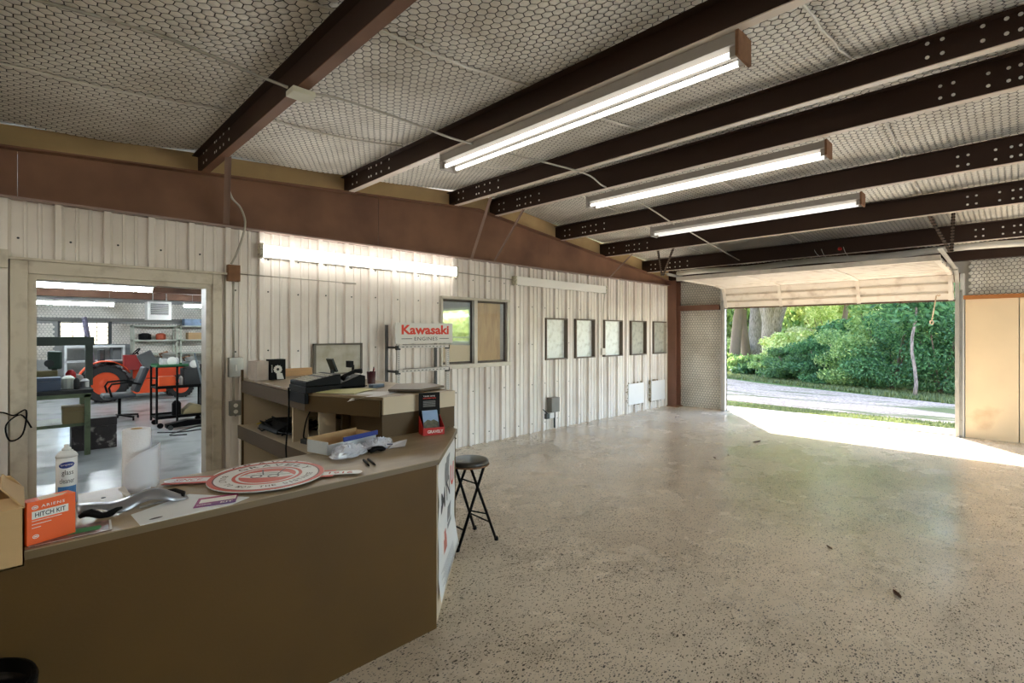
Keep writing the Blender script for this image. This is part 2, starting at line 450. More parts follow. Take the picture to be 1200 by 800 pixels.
# girts and panels of the far wall
mb = MB(); mb.box((XE-.02,DY1+.1,2.09),(XE+.06,YW-.12,2.17)); mb.box((XE-.02,DY1+.1,2.17),(XE-.0,YW-.12,2.20)); mb.build('wall_girt', column_m, east)
mb = MB(); mb.box((XE-.03,-1.2,2.12),(XE+.06,DY0-.04,2.18)); mb.build('wall_girt', mat('girt_orange_brown', (176,112,58), .5), east)
tan_m = mat('tan_wall_panel', (238,212,174), .45, var=.05, scale=2, c2=(196,150,100), c2amt=.28, c2scale=2)
for a, b in ((.02,.60),(-.58,.01),(-1.19,-.59)):
    mb = MB(); mb.box((XE-.0,a,.0),(XE+.03,b,2.12)); mb.build('wall_panel', tan_m, east, bevel=.003)
mb = MB(); mb.box((XE-.03,-6,.0),(XE+.03,-1.2,2.9)); mb.build('wall_panel', tan_m, east)
# door jambs: steel channels lining the opening
for i, (a, b) in enumerate(((DY1,DY1+.07), (DY0-.05,DY0))):
    mb = MB(); mb.box((XE-.02,a,0),(XE+.14,b,DZ+.1)); mb.build('trim_%d' % (2+i), mat('white_jamb', (226,222,214), .4, var=.03), kind='structure')
mb = MB(); mb.box((XE+.06,DY0,DZ-.02),(XE+.14,DY1,DZ+.12)); mb.build('trim_4', brown_m, kind='structure')
# sagging eave insulation roll above the door
mb = MB(); mb.tube([(XE-.42, y, 2.86+.015*math.sin(y*3)) for y in np.linspace(-2.5, YW-.4, 26)], .05, 10); e = mb.build('insulation_roll', insul_m, ceil, smooth=True)
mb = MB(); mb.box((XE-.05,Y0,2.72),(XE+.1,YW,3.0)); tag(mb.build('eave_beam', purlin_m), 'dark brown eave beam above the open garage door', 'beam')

# ================================================================== STEEL FRAME
def gtop(x): return 3.03+.0735*(x+.094) if x < 4.6 else 3.375-.111*(x-4.6)
g = thing('steel_rafter', 'long brown tapered steel rafter running above the white siding wall', 'rafter', (4.7,YW-.0,ZG))
segs = [-5, .0, 3.14, 4.7, 6.28, XE]
for a, b in zip(segs[:-1], segs[1:]):
    if b == 4.7: continue
    a0 = a
    xs = [a, b] if not (a < 4.7 < b) else [a, 4.7, b]
    if a == 4.7: xs = [3.14+.004, 4.7, b]
    if a == 3.14: continue
    mb = MB()
    poly = [(x, ZG+.012) for x in xs] + [(x, gtop(x)) for x in xs[::-1]]
    poly[0] = (poly[0][0]+.003, poly[0][1]); poly[-1] = (poly[-1][0]+.003, poly[-1][1])
    mb.prism(poly, YW-.006, YW+.006, lambda v: (v.x, v.z, v.y)); mb.build('web_plate', brown_m, g)
mb = MB(); mb.box((-5,YW-.10,ZG-.012),(XE,YW+.12,ZG+.003)); mb.build('bottom_flange', flange_m, g)
mb = MB()
for a, b in ((-5,4.7),(4.7,XE)):
    mb.prism([(a,gtop(a)),(b,gtop(b)),(b,gtop(b)+.012),(a,gtop(a)+.012)], YW-.10, YW+.10, lambda v: (v.x, v.z, v.y))
mb.build('top_flange', brown_m, g)
# infill strip between rafter and roof
mb = MB()
for a, b in ((-5,4.9),(4.9,XE)):
    mb.prism([(a,gtop(a)+.01),(b,gtop(b)+.01),(b,roof(b)+.04),(a,roof(a)+.04)], YW+.02, YW+.05, lambda v: (v.x, v.z, v.y))
mb.build('trim_5', mat('tan_infill_strip', (190,160,112), .7, var=.12, scale=3), kind='structure')

# purlins: Z sections spanning along y
ordn = ['first', 'second', 'third', 'fourth', 'fifth', 'sixth', 'seventh', 'eighth']
notes = ['outside the view on the left', 'nearest the counter, with a white junction box on its flange',
  'carrying the longest lit twin tube light', 'forming the left one of the ridge pair',
  'forming the right one of the ridge pair', 'just beyond the ridge pair, carrying the faintest tube light',
  'second from the garage door', 'nearest the garage door']
hole_m = mat('insulation_behind_hole', (250,248,240), .6, var=0)
for i, x in enumerate(PX):
    zb = gtop(x); zt = roof(x)-.0; t = .012
    pr = thing('roof_purlin', 'dark brown roof purlin ' + notes[i], 'purlin', (x,0,zb), 'roof purlins')
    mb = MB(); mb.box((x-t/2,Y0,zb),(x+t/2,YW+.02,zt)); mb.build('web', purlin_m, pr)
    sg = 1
    mb = MB(); mb.box((x-t/2,Y0,zb-.006),(x+.062*sg,YW-.1,zb)); mb.box((x+.055,Y0,zb),(x+.062,YW-.1,zb+.018)); mb.build('bottom_flange', sheen_edge_m if i != 1 else brown_m, pr)
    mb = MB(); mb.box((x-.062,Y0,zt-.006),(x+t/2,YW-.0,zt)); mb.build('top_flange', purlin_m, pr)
    hb = MB()
    ys = [5.33,5.23,4.96,4.91,4.80,4.70,4.545, .43,.355,.165,.06,.0,-.2]
    for y in ys:
        for z in (zb+.055, zb+.145):
            hb.lathe((x-t/2-.001, y, z), [(.0125,0),(.0125,-.0015)], 8, 'x')
    hb.build('bolt_hole', hole_m, pr, kind='stuff')
# flange braces from the rafter's bottom flange up to the purlins
br = [((1.44,5.40),(1.30,4.82,3.13),.05,'wide brown brace nearest the counter, beside the drooping conduit'),
      ((4.55,5.42),(4.35,4.80,3.36),.035,'left one of the two slanting brown braces at the roof ridge'),
      ((4.98,5.42),(5.02,4.80,3.40),.03,'right one of the two slanting brown braces at the roof ridge'),
      ((7.93,5.42),(7.80,4.75,3.10),.025,'thin brown brace slanting off the rafter beside the garage door track')]
for (bx,by), top, wd, lab in br:
    mb = MB(); mb.bar((bx,by,ZG+.01), top, wd, .006); mb.bar((bx+wd/2,by,ZG+.01),(top[0]+wd/2,top[1],top[2]), .006, wd*.8)
    tag(mb.build('flange_brace', mat('brace_brown', (140,114,100), .5)), lab, 'brace', 'flange braces')

# ================================================================== GARAGE DOOR
gd = struct('door_1', (XE,2.5,0))
track_m = mat('dull_galvanised_track', (190,186,178), .42, metal=.35, var=.1, scale=8)
door_m = mat('white_ribbed_door_steel', (226,216,202), .42, var=.05, scale=5, c2=(176,158,140), c2amt=.33, c2scale=5, c2sharp=.15)
RAD = .30; XT = XE-.08; ZV = 2.27; ZH = ZV+RAD   # vertical track, arc, horizontal track
def path(s):
    if s < ZV-2.12: return (XT, 2.12+s)
    s -= ZV-2.12; al = math.pi/2*RAD
    if s < al: t = s/RAD; return (XT-RAD*(1-math.cos(t)), ZV+RAD*math.sin(t))
    return (XT-RAD-(s-al), ZH + .005*(s-al))
HS = .47
for i in range(5):
    p = path(i*HS); q = path((i+1)*HS)
    P = Vector((p[0],0,p[1])); Q = Vector((q[0],0,q[1])); d = (Q-P); ln = d.length; d.normalize(); nrm = Vector((d.z,0,-d.x))
    if nrm.dot(Vector((-1,0,-.3))) < 0: nrm = -nrm
    mb = MB(); prof = [(.0,.0)]
    nb = 3
    for kx in range(nb):
        s0 = ln*kx/nb; s1 = ln*(kx+1)/nb
        prof += [(s0+.014,.0),(s0+.018,.034),(s1-.034,.034),(s1-.014,.0)]
    prof += [(ln,0)]
    rows = [[tuple(P + d*a + nrm*h + Vector((0,y,0))) for a, h in prof] for y in (DY0+.06, DY1-.05)]
    mb.grid(rows); sec = mb.build('door_section', door_m, gd, solid=.004)
    mb = MB()
    for y in (DY0+.10, 1.95, 3.18, DY1-.09):
        c0 = P + nrm*.042 + d*.005; c1 = Q + nrm*.042 - d*.005
        mb.bar(c0+Vector((0,y,0)), c1+Vector((0,y,0)), .055, .012, up=nrm)
    st = mb.build('stile', door_m, sec)
    if i == 0:
        mb = MB(); a = P - d*.0; mb.box((a.x-.02,DY0+.05,a.z-.025),(a.x+.025,DY1-.04,a.z)); mb.build('bottom_seal', mat('dark_seal', (88,66,52), .7), sec)
    if i == 4:
        mb = MB(); mb.box((Q.x-.03,DY0+.05,Q.z-.06),(Q.x+.01,DY1-.04,Q.z+.01)); mb.build('top_rail', door_m, sec)
for yy, sgn in ((DY0+.03, 1), (DY1-.02, -1)):
    pts = [(XT+.02,yy,0)] + [(XT+.02,yy,z) for z in (1.0,ZV)]
    for k in range(1, 9):
        t = math.pi/2*k/8; pts.append((XT+.02-(RAD+.0)*(1-math.cos(t)), yy, ZV+RAD*math.sin(t)))
    pts.append((7.95, yy, ZH+.06))
    mb = MB()
    for p, q in zip(pts[:-1], pts[1:]):
        mb.bar(p, q, .012 if abs(p[0]-q[0]) > 1 else .05, .05, up=(0,1,0))
    tr = mb.build('door_track', track_m, gd)
    mb = MB()
    mb.box((XT+.03,yy-.01-(.05 if sgn > 0 else 0),0),(XT+.07,yy+.01+(0 if sgn > 0 else .05),ZV)); mb.build('track_angle', galv_m, gd)
    # roller hinges along the track
    mb = MB()
    for i in range(1, 5):
        p = path(i*HS); mb.tube([(p[0]-.01,yy-.03*-sgn,p[1]-.01),(p[0]-.01,yy+.08*sgn,p[1]-.01)], .012, 8)
        mb.box((p[0]-.05,min(yy+.03*sgn,yy+.09*sgn),p[1]-.045),(p[0]+.02,max(yy+.03*sgn,yy+.09*sgn),p[1]-.02))
    mb.build('roller_hinge', galv_m, gd)
for (a, b) in (((8.2,.61,2.60),(7.83,.79,3.05)), ((8.2,.60,2.60),(8.2,.58,3.12)), ((7.98,4.36,2.60),(7.82,4.08,3.03)), ((7.98,4.38,2.60),(7.83,4.38,3.06))):
    hg = MB(); hg.bar(a, b, .035, .004, up=(1,0,0)); hg.bar(a, b, .004, .035, up=(1,0,0))
    h_o = hg.build('track_hanger', mat('perforated_angle', (128,112,98), .5, metal=.4), gd)
    hb = MB(); A = Vector(a); B = Vector(b); n = 14
    for k in range(n): c = A.lerp(B, (k+.5)/n); hb.box((c.x-.006,c.y-.021,c.z-.006),(c.x+.006,c.y+.021,c.z+.006))
    hb.build('slot', blackmat_m, h_o)
# left track's short strut back to the wall
mb = MB(); mb.bar((7.98,4.28,2.61),(8.9,4.28,2.60), .03, .03); mb.build('track_strut', track_m, gd)
rp = MB(); rp.tube([(XT-.06,.93,2.20),(XT-.065,.945,2.08),(XT-.06,.965,1.92),(XT-.06,.985,1.80)], .008, 6)
rp.tube([(XT-.06,.985+.02*math.cos(t),1.77+.03*math.sin(t)) for t in np.linspace(0,6.28,10)[:-1]], .008, 6, closed=True)
rp.tube([(XT-.06,.90+.015*math.cos(t),2.2+.015*math.sin(t)) for t in np.linspace(0,6.28,9)[:-1]], .012, 6, closed=True)
tag(rp.build('pull_rope', mat('old_rope', (196,170,140), .8), smooth=True), 'frayed pull rope hanging from the garage door bottom edge', 'rope')

# ================================================================== SHOP DOORWAY AND WINDOWS IN THE SIDING WALL
d2 = struct('door_2', (0.7,YW,0))
x0, x1, _, zt = DOORH
for a, b in (((x0-.10,YW-.062,0),(x0,YW-.0,zt+.10)), ((x1,YW-.062,0),(x1+.08,YW-.0,zt+.10))):
    mb = MB(); mb.box(a, b); mb.build('door_casing', trim_m, d2, bevel=.004)
mb = MB(); mb.box((x0,YW-.061,zt-.001),(x1,YW,zt+.10)); mb.build('door_casing', trim_m, d2, bevel=.004)
mb = MB(); mb.box((x0-.01,YW-.03,0),(x0+.05,YW+.14,zt)); mb.build('door_jamb', trim_m, d2)
mb = MB(); mb.box((x1-.05,YW-.03,0),(x1+.01,YW+.14,zt)); mb.build('door_jamb', trim_m, d2)
mb = MB(); mb.box((x0+.05,YW-.03,zt-.04),(x1-.05,YW+.14,zt)); mb.build('door_head', trim_m, d2)
mb = MB(); mb.box((x0-.12,YW-.085,zt+.10),(x1+.2,YW,zt+.12)); mb.build('sliding_rail', trim_m, d2)
mb = MB(); mb.box((x0,YW,-.12),(x1,YW+.13,0)); mb.build('threshold', shopfloor_m, d2)
# sliding rail bracket left
mb = MB(); mb.box((x0-.75,YW-.07,zt+.06),(x0-.12,YW-.03,zt+.14)); mb.box((x0-.16,YW-.09,zt+.03),(x0-.11,YW-.03,zt+.17)); mb.build('rail_bracket', trim_m, d2)
# twin sliding window
w1 = struct('window_1', (4.7,YW,1.1))
a, b, p, q = WINH
fm = mat('window_frame_aluminium', (196,190,178), .4, metal=.2, var=.08, scale=12)
for A, B in (((a-.03,YW-.06,q),(b+.05,YW+.1,q+.035)), ((a-.03,YW-.065,p-.06),(b+.05,YW+.1,p)), ((a-.03,YW-.05,p),(a,YW+.1,q)), ((b,YW-.05,p),(b+.04,YW+.1,q)), ((4.66,YW-.03,p),(4.72,YW+.03,q))):
    mb = MB(); mb.box(A, B); mb.build('window_frame', fm, w1, bevel=.003)
for A, B, y in ((a,4.68,YW+.05), (4.70,b,YW+.01)):
    mb = MB()
    for c, d in (((A,p),(B,p+.03)),((A,q-.03),(B,q)),((A,p),(A+.03,q)),((B-.03,p),(B,q))):
        mb.box((c[0],y-.01,c[1]),(d[0],y+.012,d[1]))
    sash = mb.build('sash', mat('sash_bronze', (74,64,56), .4), w1)
    mb = MB(); mb.box((A+.03,y-.002,p+.03),(B-.03,y+.002,q-.03)); mb.build('pane', glass_m, sash)
# five fogged display windows
fog = [mat('fogged_pane_bright', (234,238,232), .35, var=.05, scale=9, c2=(206,208,198), c2amt=.4, c2scale=12),
       mat('fogged_pane_grey', (182,182,170), .3, var=.10, scale=9, c2=(140,142,132), c2amt=.4, c2scale=12)]
for i, (a, b) in enumerate(FIVE):
    wn = struct('window_%d' % (2+i), ((a+b)/2,YW,1.18))
    fr = mat('dark_window_gasket', (104,92,80), .6, var=.1)
    mb = MB(); t = .022
    for A, B in (((a-t,YW-.055,1.18-t),(b+t,YW+.03,1.18)), ((a-t,YW-.055,1.83),(b+t,YW+.03,1.83+t)), ((a-t,YW-.055,1.18),(a,YW+.03,1.83)), ((b,YW-.055,1.18),(b+t,YW+.03,1.83))):
        mb.box(A, B)
    mb.build('window_frame', fr, wn)
    mb = MB(); mb.box((a,YW+.015,1.18),(b,YW+.022,1.83)); mb.build('pane', fog[0 if i < 3 else 1], wn)
# vent covers
for i, (a, b) in enumerate(((8.62,9.18),(9.50,10.06))):
    v = thing('vent_cover', ['square white cover plate low on the siding, farther from the garage door','square white cover plate low on the siding, nearer the garage door'][i], 'cover', ((a+b)/2,YW-.05,.17), 'cover plates')
    mb = MB(); mb.box((a,YW-.068,.17),(b,YW-.053,.59)); mb.build('plate', mat('white_plate', (232,230,226), .4, var=.03), v, bevel=.003)
    mb = MB()
    for k in range(34):
        t = random.random(); s = random.choice((0,1,2,3))
        px, pz = [(a+(b-a)*t,.165),(a-.02,.17+.42*t),(a+(b-a)*t,.60),(a-.012,.17+.42*t)][s]
        r_ = random.uniform(.012,.024); mb.lathe((px,YW-.035,pz), [(r_*.3,-r_),(r_,-.2*r_),(r_*.8,.6*r_),(r_*.2,r_)], 6)
    mb.build('foam_bead', mat('aged_foam', (150,136,110), .9, var=.2), v, kind='stuff')
# ================================================================== LIGHT FIXTURES
def tube_mat(name, s, c=(255,252,244)):
    m = bpy.data.materials.new(name); m.use_nodes = True; b = m.node_tree.nodes['Principled BSDF']
    b.inputs['Base Color'].default_value = (.9,.9,.9,1); b.inputs['Roughness'].default_value = .3
    b.inputs['Emission Color'].default_value = L(c); b.inputs['Emission Strength'].default_value = s
    return m
tube_on = tube_mat('lit_tube', TUBE)
tube_dim = tube_mat('faint_tube', TUBE*.28)
tube_off = mat('unlit_tube', (226,226,220), .25, var=.01)
housing_m = mat('dusty_light_housing', (170,164,156), .4, var=.08, scale=6, c2=(116,88,64), c2amt=.27, c2scale=9, c2sharp=.04)
hall_tube = tube_mat('hall_lit_tube', HALL_TUBE)
def fixture(lab, x, y0, y1, z, tm, group='purlin tube lights', back=False):
    f = thing('fluorescent_light', lab, 'light', (x,(y0+y1)/2,z), group)
    mb = MB(); mb.prism([(-.085,0),(.085,0),(.085,-.066),(.028,-.082),(-.028,-.082),(-.085,-.066)], y0, y1, lambda v: (x+v.x, v.z, z+v.y))
    mb.build('housing', housing_m, f)
    for yy in (y0, y1):
        mb = MB(); mb.box((x-.092,yy-.010,z-.135),(x+.092,yy+.010,z+.01)); mb.build('end_cap', rust_m if x > 2 and yy == y0 else housing_m, f, bevel=.004)
    for s in (-1, 1):
        mb = MB(); mb.tube([(x+s*.060,y0+.05,z-.108),(x+s*.060,y1-.05,z-.108)], .0165, 12); mb.build('tube', tm, f, smooth=True)
        for yy in (y0+.012, y1-.047):
            mb = MB(); mb.box((x+s*.060-.012,yy,z-.126),(x+s*.060+.012,yy+.035,z-.07)); mb.build('lamp_holder', housing_m, f)
    return f
Z1 = gtop(2.72)-.008
fixture('lit twin tube ceiling light nearest the camera with a rusty end cap', 2.84, 1.07, 3.72, Z1, tube_on)
fixture('middle twin tube ceiling light of the row under the purlins', 5.22, 1.22, 3.86, gtop(5.0)-.008, tube_on)
fixture('third twin tube ceiling light, nearest the garage door', 6.72, 1.24, 3.82, gtop(6.5)-.008, tube_dim)
for x, nm in ((-2.6,'far left'), (2.84,'in the middle'), (6.72,'on the right')):
    fixture('added twin tube fill light behind the camera, '+nm, x, -4.6, -2.0, gtop(x)-.008 if x > 0 else 2.9, hall_tube)  # unseen fixtures added as fill, much stronger than the visible tubes
fixture('twin tube ceiling light over the left end of the counter', -1.3, 1.6, 4.2, 2.9, hall_tube)
def wall_fixture(lab, xa, xb, z0, z1, tm, reflect):
    f = thing('wall_light', lab, 'light', ((xa+xb)/2,YW-.05,z0), 'wall tube lights'); zc = (z0+z1)/2
    mb = MB(); mb.prism([(0,z0+.01),(-.045,z0+.025),(-.05,z1-.025),(0,z1-.01)], xa+.03, xb-.03, lambda v: (v.z, YW-.036+v.x, v.y)); mb.build('housing', white_enamel_m, f)
    for xx in (xa, xb-.03):
        mb = MB(); mb.box((xx,YW-.13,z0),(xx+.03,YW-.034,z1)); mb.build('end_cap', mat('speckled_white_cap', (212,208,186), .5, c2=(60,56,44), c2amt=.4, c2scale=40), f, bevel=.003)
    if reflect:
        for zz in (z0+.045, z1-.045):
            mb = MB(); mb.tube([(xa+.03,YW-.10,zz),(xb-.03,YW-.10,zz)], .030, 12); mb.build('tube', tm, f, smooth=True)
    else:
        mb = MB(); mb.box((xa+.03,YW-.125,z0+.004),(xb-.03,YW-.082,z1-.004)); mb.build('cover_strip', tm, f, bevel=.004)
    return f
wall_fixture('lit twin tube light mounted sideways on the siding above the sign rack', 1.75, 4.29, 2.365, 2.515, tube_mat('lit_wall_tube', PANEL_TUBE*.8), True)
wall_fixture('unlit white strip light on the siding above the fogged windows', 5.40, 7.80, 2.335, 2.475, mat('white_strip_cover', (238,236,230), .4, var=.01), False)

# ================================================================== CONDUITS AND ELECTRICS
def wire(name, lab, cat, pts, r, m, group=None, n=6):
    # Catmull-Rom through pts
    P = [Vector(p) for p in pts]; out = []
    for i in range(len(P)-1):
        a = P[max(i-1,0)]; b = P[i]; c = P[i+1]; d = P[min(i+2,len(P)-1)]
        for k in range(5):
            t = k/5; out.append(.5*((2*b)+(c-a)*t+(2*a-5*b+4*c-d)*t*t+(3*b-a-3*c+d)*t**3))
    out.append(P[-1])
    mb = MB(); mb.tube(out, r, n); return tag(mb.build(name, m, smooth=True), lab, cat, group)
cond_m = mat('grey_conduit', (176,170,158), .4, metal=.3)
zc = gtop(1.24)
wire('ceiling_conduit', 'thin conduit crossing the ceiling left of the white junction box', 'conduit', [(-1.2,3.25,3.10),(-.1,3.26,3.16),(.5,3.27,3.21),(1.0,3.26,3.17),(1.19,3.18,zc-.01)], .009, cond_m)
wire('ceiling_conduit', 'thin conduit from white junction box to the nearest ceiling tube light', 'conduit', [(1.30,3.17,zc-.012),(1.55,3.27,3.20),(2.0,3.29,3.22),(2.5,3.28,3.2),(2.77,3.27,Z1-.02)], .009, cond_m)
wire('ceiling_conduit', 'thin conduit linking the first and second ceiling tube lights', 'conduit', [(2.93,3.27,Z1-.02),(3.4,3.27,3.25),(4.3,3.26,3.3),(4.9,3.46,3.34),(5.14,3.43,gtop(5)-.02)], .009, cond_m)
wire('ceiling_conduit', 'thin conduit linking the second and third ceiling tube lights', 'conduit', [(5.33,3.43,3.32),(6.0,3.44,3.24),(6.62,3.44,gtop(6.5)-.03)], .009, cond_m)
wire('ceiling_conduit', 'thin conduit running from the third ceiling light toward the garage door', 'conduit', [(6.83,3.44,gtop(6.5)-.03),(7.8,3.43,3.0),(8.9,3.42,2.86)], .009, cond_m)
jb = MB(); jb.box((1.20,3.12,zc-.045),(1.34,3.24,zc-.01)); tag(jb.build('junction_box', mat('pale_box', (214,212,190), .5), bevel=.004), 'small white junction box fixed under the purlin near the counter', 'box')
wire('wall_conduit', 'conduit drooping over the rafter and down the siding to the junction box by the doorway', 'conduit', [(1.33,4.9,3.12),(1.37,5.1,3.0),(1.46,5.30,2.9),(1.56,5.36,2.82),(1.60,5.37,2.66),(1.55,5.42,2.42),(1.50,5.46,2.28)], .011, cond_m)
bx = MB(); bx.box((1.46,YW-.11,2.11),(1.57,YW-.035,2.27)); tag(bx.build('junction_box', rust_m, bevel=.004), 'rusty square junction box beside the top corner of the shop doorway', 'box')
mb = MB(); mb.tube([(1.52,YW-.06,2.11),(1.52,YW-.06,1.36)], .011, 8); mb.tube([(1.52,YW-.06,1.17),(1.52,YW-.06,.92)], .011, 8)
tag(mb.build('wall_conduit', cond_m, smooth=True), 'vertical conduit on the siding from the rusty box down to the outlet', 'conduit')
mb = MB(); mb.tube([(1.57,YW-.055,2.19),(2.3,YW-.05,2.185),(2.83,YW-.045,2.18)], .006, 6); mb.tube([(2.66,YW-.05,2.18),(2.82,YW-.05,2.18)], .012, 6)
tag(mb.build('wall_conduit', cond_m, smooth=True), 'thin horizontal line on the siding under the lit wall light', 'conduit')
mb = MB(); mb.tube([(4.3,YW-.06,2.44),(5.4,YW-.06,2.42)], .008, 6); tag(mb.build('wall_conduit', cond_m), 'short conduit joining the lit and unlit wall lights', 'conduit')
mb = MB(); mb.tube([(7.83,YW-.06,2.40),(7.75,YW-.06,1.9),(7.75,YW-.06,1.30)], .009, 6); mb.box((7.70,YW-.09,1.20),(7.80,YW-.034,1.32))
tag(mb.build('wall_conduit', mat('white_conduit', (212,206,192), .5)), 'white conduit dropping from the unlit light to a small box by the third fogged window', 'conduit')
sw = thing('switch_box', 'grey metal switch box on the siding right of the shop doorway', 'switch', (1.525,YW-.1,1.19))
mb = MB(); mb.box((1.47,YW-.10,1.17),(1.60,YW-.035,1.36)); mb.build('body', galv_m, sw, bevel=.004)
mb = MB(); mb.box((1.525,YW-.108,1.23),(1.54,YW-.10,1.29)); mb.build('toggle', white_m, sw)
ou = thing('outlet_box', 'four-socket outlet box with a yellow cord plugged in, near the desk', 'outlet', (1.56,YW-.1,.78))
mb = MB(); mb.box((1.48,YW-.10,.79),(1.66,YW-.035,.93)); mb.build('plate', mat('outlet_grey', (126,128,124), .5), ou, bevel=.004)
for px, pz in ((1.53,.83),(1.53,.89),(1.61,.83),(1.61,.89)):
    mb = MB(); mb.lathe((px,YW-.10,pz), [(.02,0),(.02,-.006)], 12, 'y'); mb.build('socket', white_m, ou)
wire('extension_lead', 'yellow extension cord from the outlet box down to the desk clutter', 'cord', [(1.61,YW-.11,.89),(1.66,YW-.17,.84),(1.66,YW-.14,.72),(1.60,YW-.2,.66),(1.58,YW-.35,.70),(1.62,4.95,.775)], .009, mat('yellow_cable', (200,172,60), .5))
wire('loose_wire', 'tangled thin black wire on the siding left of the shop doorway', 'wire', [(-.3,YW-.06,.99),(-.1,YW-.07,1.0),(-.02,YW-.1,.97),(.05,YW-.09,1.0),(.03,YW-.1,.82),(-.04,YW-.1,.78),(-.06,YW-.1,.9),(.02,YW-.09,.97),(.08,YW-.08,.86)], .006, black_m)
# disconnect box low on the siding
eb = thing('electrical_box', 'small grey electrical box with dangling fittings low on the siding', 'box', (6.35,YW-.1,.2))
mb = MB(); mb.box((6.22,YW-.14,.30),(6.42,YW-.03,.54)); mb.build('body', mat('box_grey', (128,124,116), .5), eb, bevel=.004)
mb = MB(); mb.box((6.14,YW-.10,.20),(6.21,YW-.04,.28)); mb.tube([(6.37,YW-.07,.3),(6.37,YW-.07,.03)], .015, 8); mb.tube([(6.1,YW-.05,.36),(6.2,YW-.08,.27)], .008, 6); mb.build('fitting', dark_m, eb)
mb = MB(); mb.box((6.22,YW-.10,.20),(6.33,YW-.03,.29)); mb.build('cover', white_m, eb, bevel=.003)
# red smoke bell and dangling bits on the last purlin
mb = MB(); mb.lathe((9.22,2.0,2.93), [(.0,-.03),(.025,-.02),(.03,0),(.02,.02)], 12); tag(mb.build('red_sensor', red_m, smooth=True), 'small red round fitting on the purlin above the garage door', 'sensor')
for k, (y, l) in enumerate(((2.35,.12),(2.25,.16),(1.95,.18))):
    wire('loose_wire', ['thin pale wire curl left of the red fitting','thin pale wire loop just left of the red fitting','thin pale wire hanging right below the red fitting'][k], 'wire', [(9.2,y,2.95),(9.19,y-.03,2.95-l*.5),(9.2,y-.08,2.95-l)], .003, text_white_m)

# ================================================================== SERVICE COUNTER AND DESK
ZC = .915; ZR = 1.18
sc_ = thing('service_counter', 'long brown front counter with angled end and laminate top', 'counter', (.4,2.5,0))
top = [(-1.0,2.19),(1.635,2.225),(2.245,2.835),(2.26,2.93),(1.35,2.93),(1.20,2.84),(-1.0,2.80)]
mb = MB(); mb.prism(top, ZC-.004, ZC); mb.build('countertop', counter_top_m, sc_)
mb = MB(); mb.prism(top, ZC-.03, ZC-.0042); mb.build('top_edge', mat('counter_edge', (112,94,64), .4, var=.06), sc_)
mb = MB(); mb.box((-1.0,2.225,0),(1.62,2.25,ZC-.03)); mb.build('front_panel', counter_m, sc_)
mb = MB(); mb.box((-1.0,2.228,ZC-.10),(1.60,2.222,ZC-.03)); mb.build('apron', counter_m, sc_)
d45 = Vector((1,1,0)).normalized(); nrm45 = Vector((1,-1,0)).normalized()
E0 = Vector((1.62,2.235,0)); E1 = Vector((2.225,2.84,0))
mb = MB(); mb.prism([tuple((E0)[:2]), tuple(E1[:2]), tuple((E1-nrm45*.025)[:2]), tuple((E0-nrm45*.025)[:2])], 0.0, ZC-.03); mb.build('end_panel', cream_m, sc_)
mb = MB(); mb.box((2.20,2.83,0),(2.225,2.95,ZC-.03)); mb.build('side_panel', counter_m, sc_)
# poster taped on the angled end
po = thing('poster', 'white printed poster taped to the angled counter end, curling at the bottom', 'poster', (1.95,2.5,.1))
def pp(s, z, o=0):   # s along the panel (0..1), z height
    curl = 0
    if z < .36: curl = ((.36-z)/.28)**2*.045*(.35+.65*s)
    b = E0.lerp(E1, .09+.86*s) + nrm45*(.004+curl+o+.003*math.sin(z*22+s*3)); return (b.x, b.y, z)
P = [[pp(s, z) for s in np.linspace(0,1,8)] for z in np.linspace(.09,.875,30)]
P[0] = [pp(s, .09+.09*s) for s in np.linspace(0,1,8)]
mb = MB(); mb.grid(P); mb.build('sheet', white_m, po, smooth=True)
mb = MB()
def quad(mb, s0, s1, z0, z1, o=.0015, sk=0):
    n = 6
    mb.grid([[pp(s+sk*(z-z0), z, o) for s in np.linspace(s0,s1,4)] for z in np.linspace(z0,z1,n)])
quad(mb,.36,.60,.66,.80); quad(mb,.42,.62,.80,.83); quad(mb,.5,.7,.40,.50); quad(mb,.5,.75,.36,.39)
mb.build('print', mat('poster_grey_ink', (128,132,134), .5, var=.25, scale=30), po)
mb = MB(); text_mb(mb, 'U', lambda x, y: pp(.70+x, .58+y, .002), .22, .14, bold=.02); mb.build('lettering', text_red_m, po)
mb = MB(); text_mb(mb, 'M', lambda x, y: pp(.12+x, .55+y, .002), .22, .12, bold=.01); text_mb(mb, 'N', lambda x, y: pp(.42+x, .56+y, .002), .2, .12, bold=.01); mb.build('lettering', text_dark_m, po)
mb = MB(); quad(mb,.25,.42,.28,.36); quad(mb,.3,.4,.36,.40); mb.build('print', mat('poster_red_print', (200,120,110), .5, var=.3, scale=30), po)
mb = MB()
for k in range(9): quad(mb,.12+.06*(k%3),.75,.21-.012*k+.0,.214-.012*k)
mb.build('fine_print', mat('poster_fine_grey', (170,172,176), .5), po)

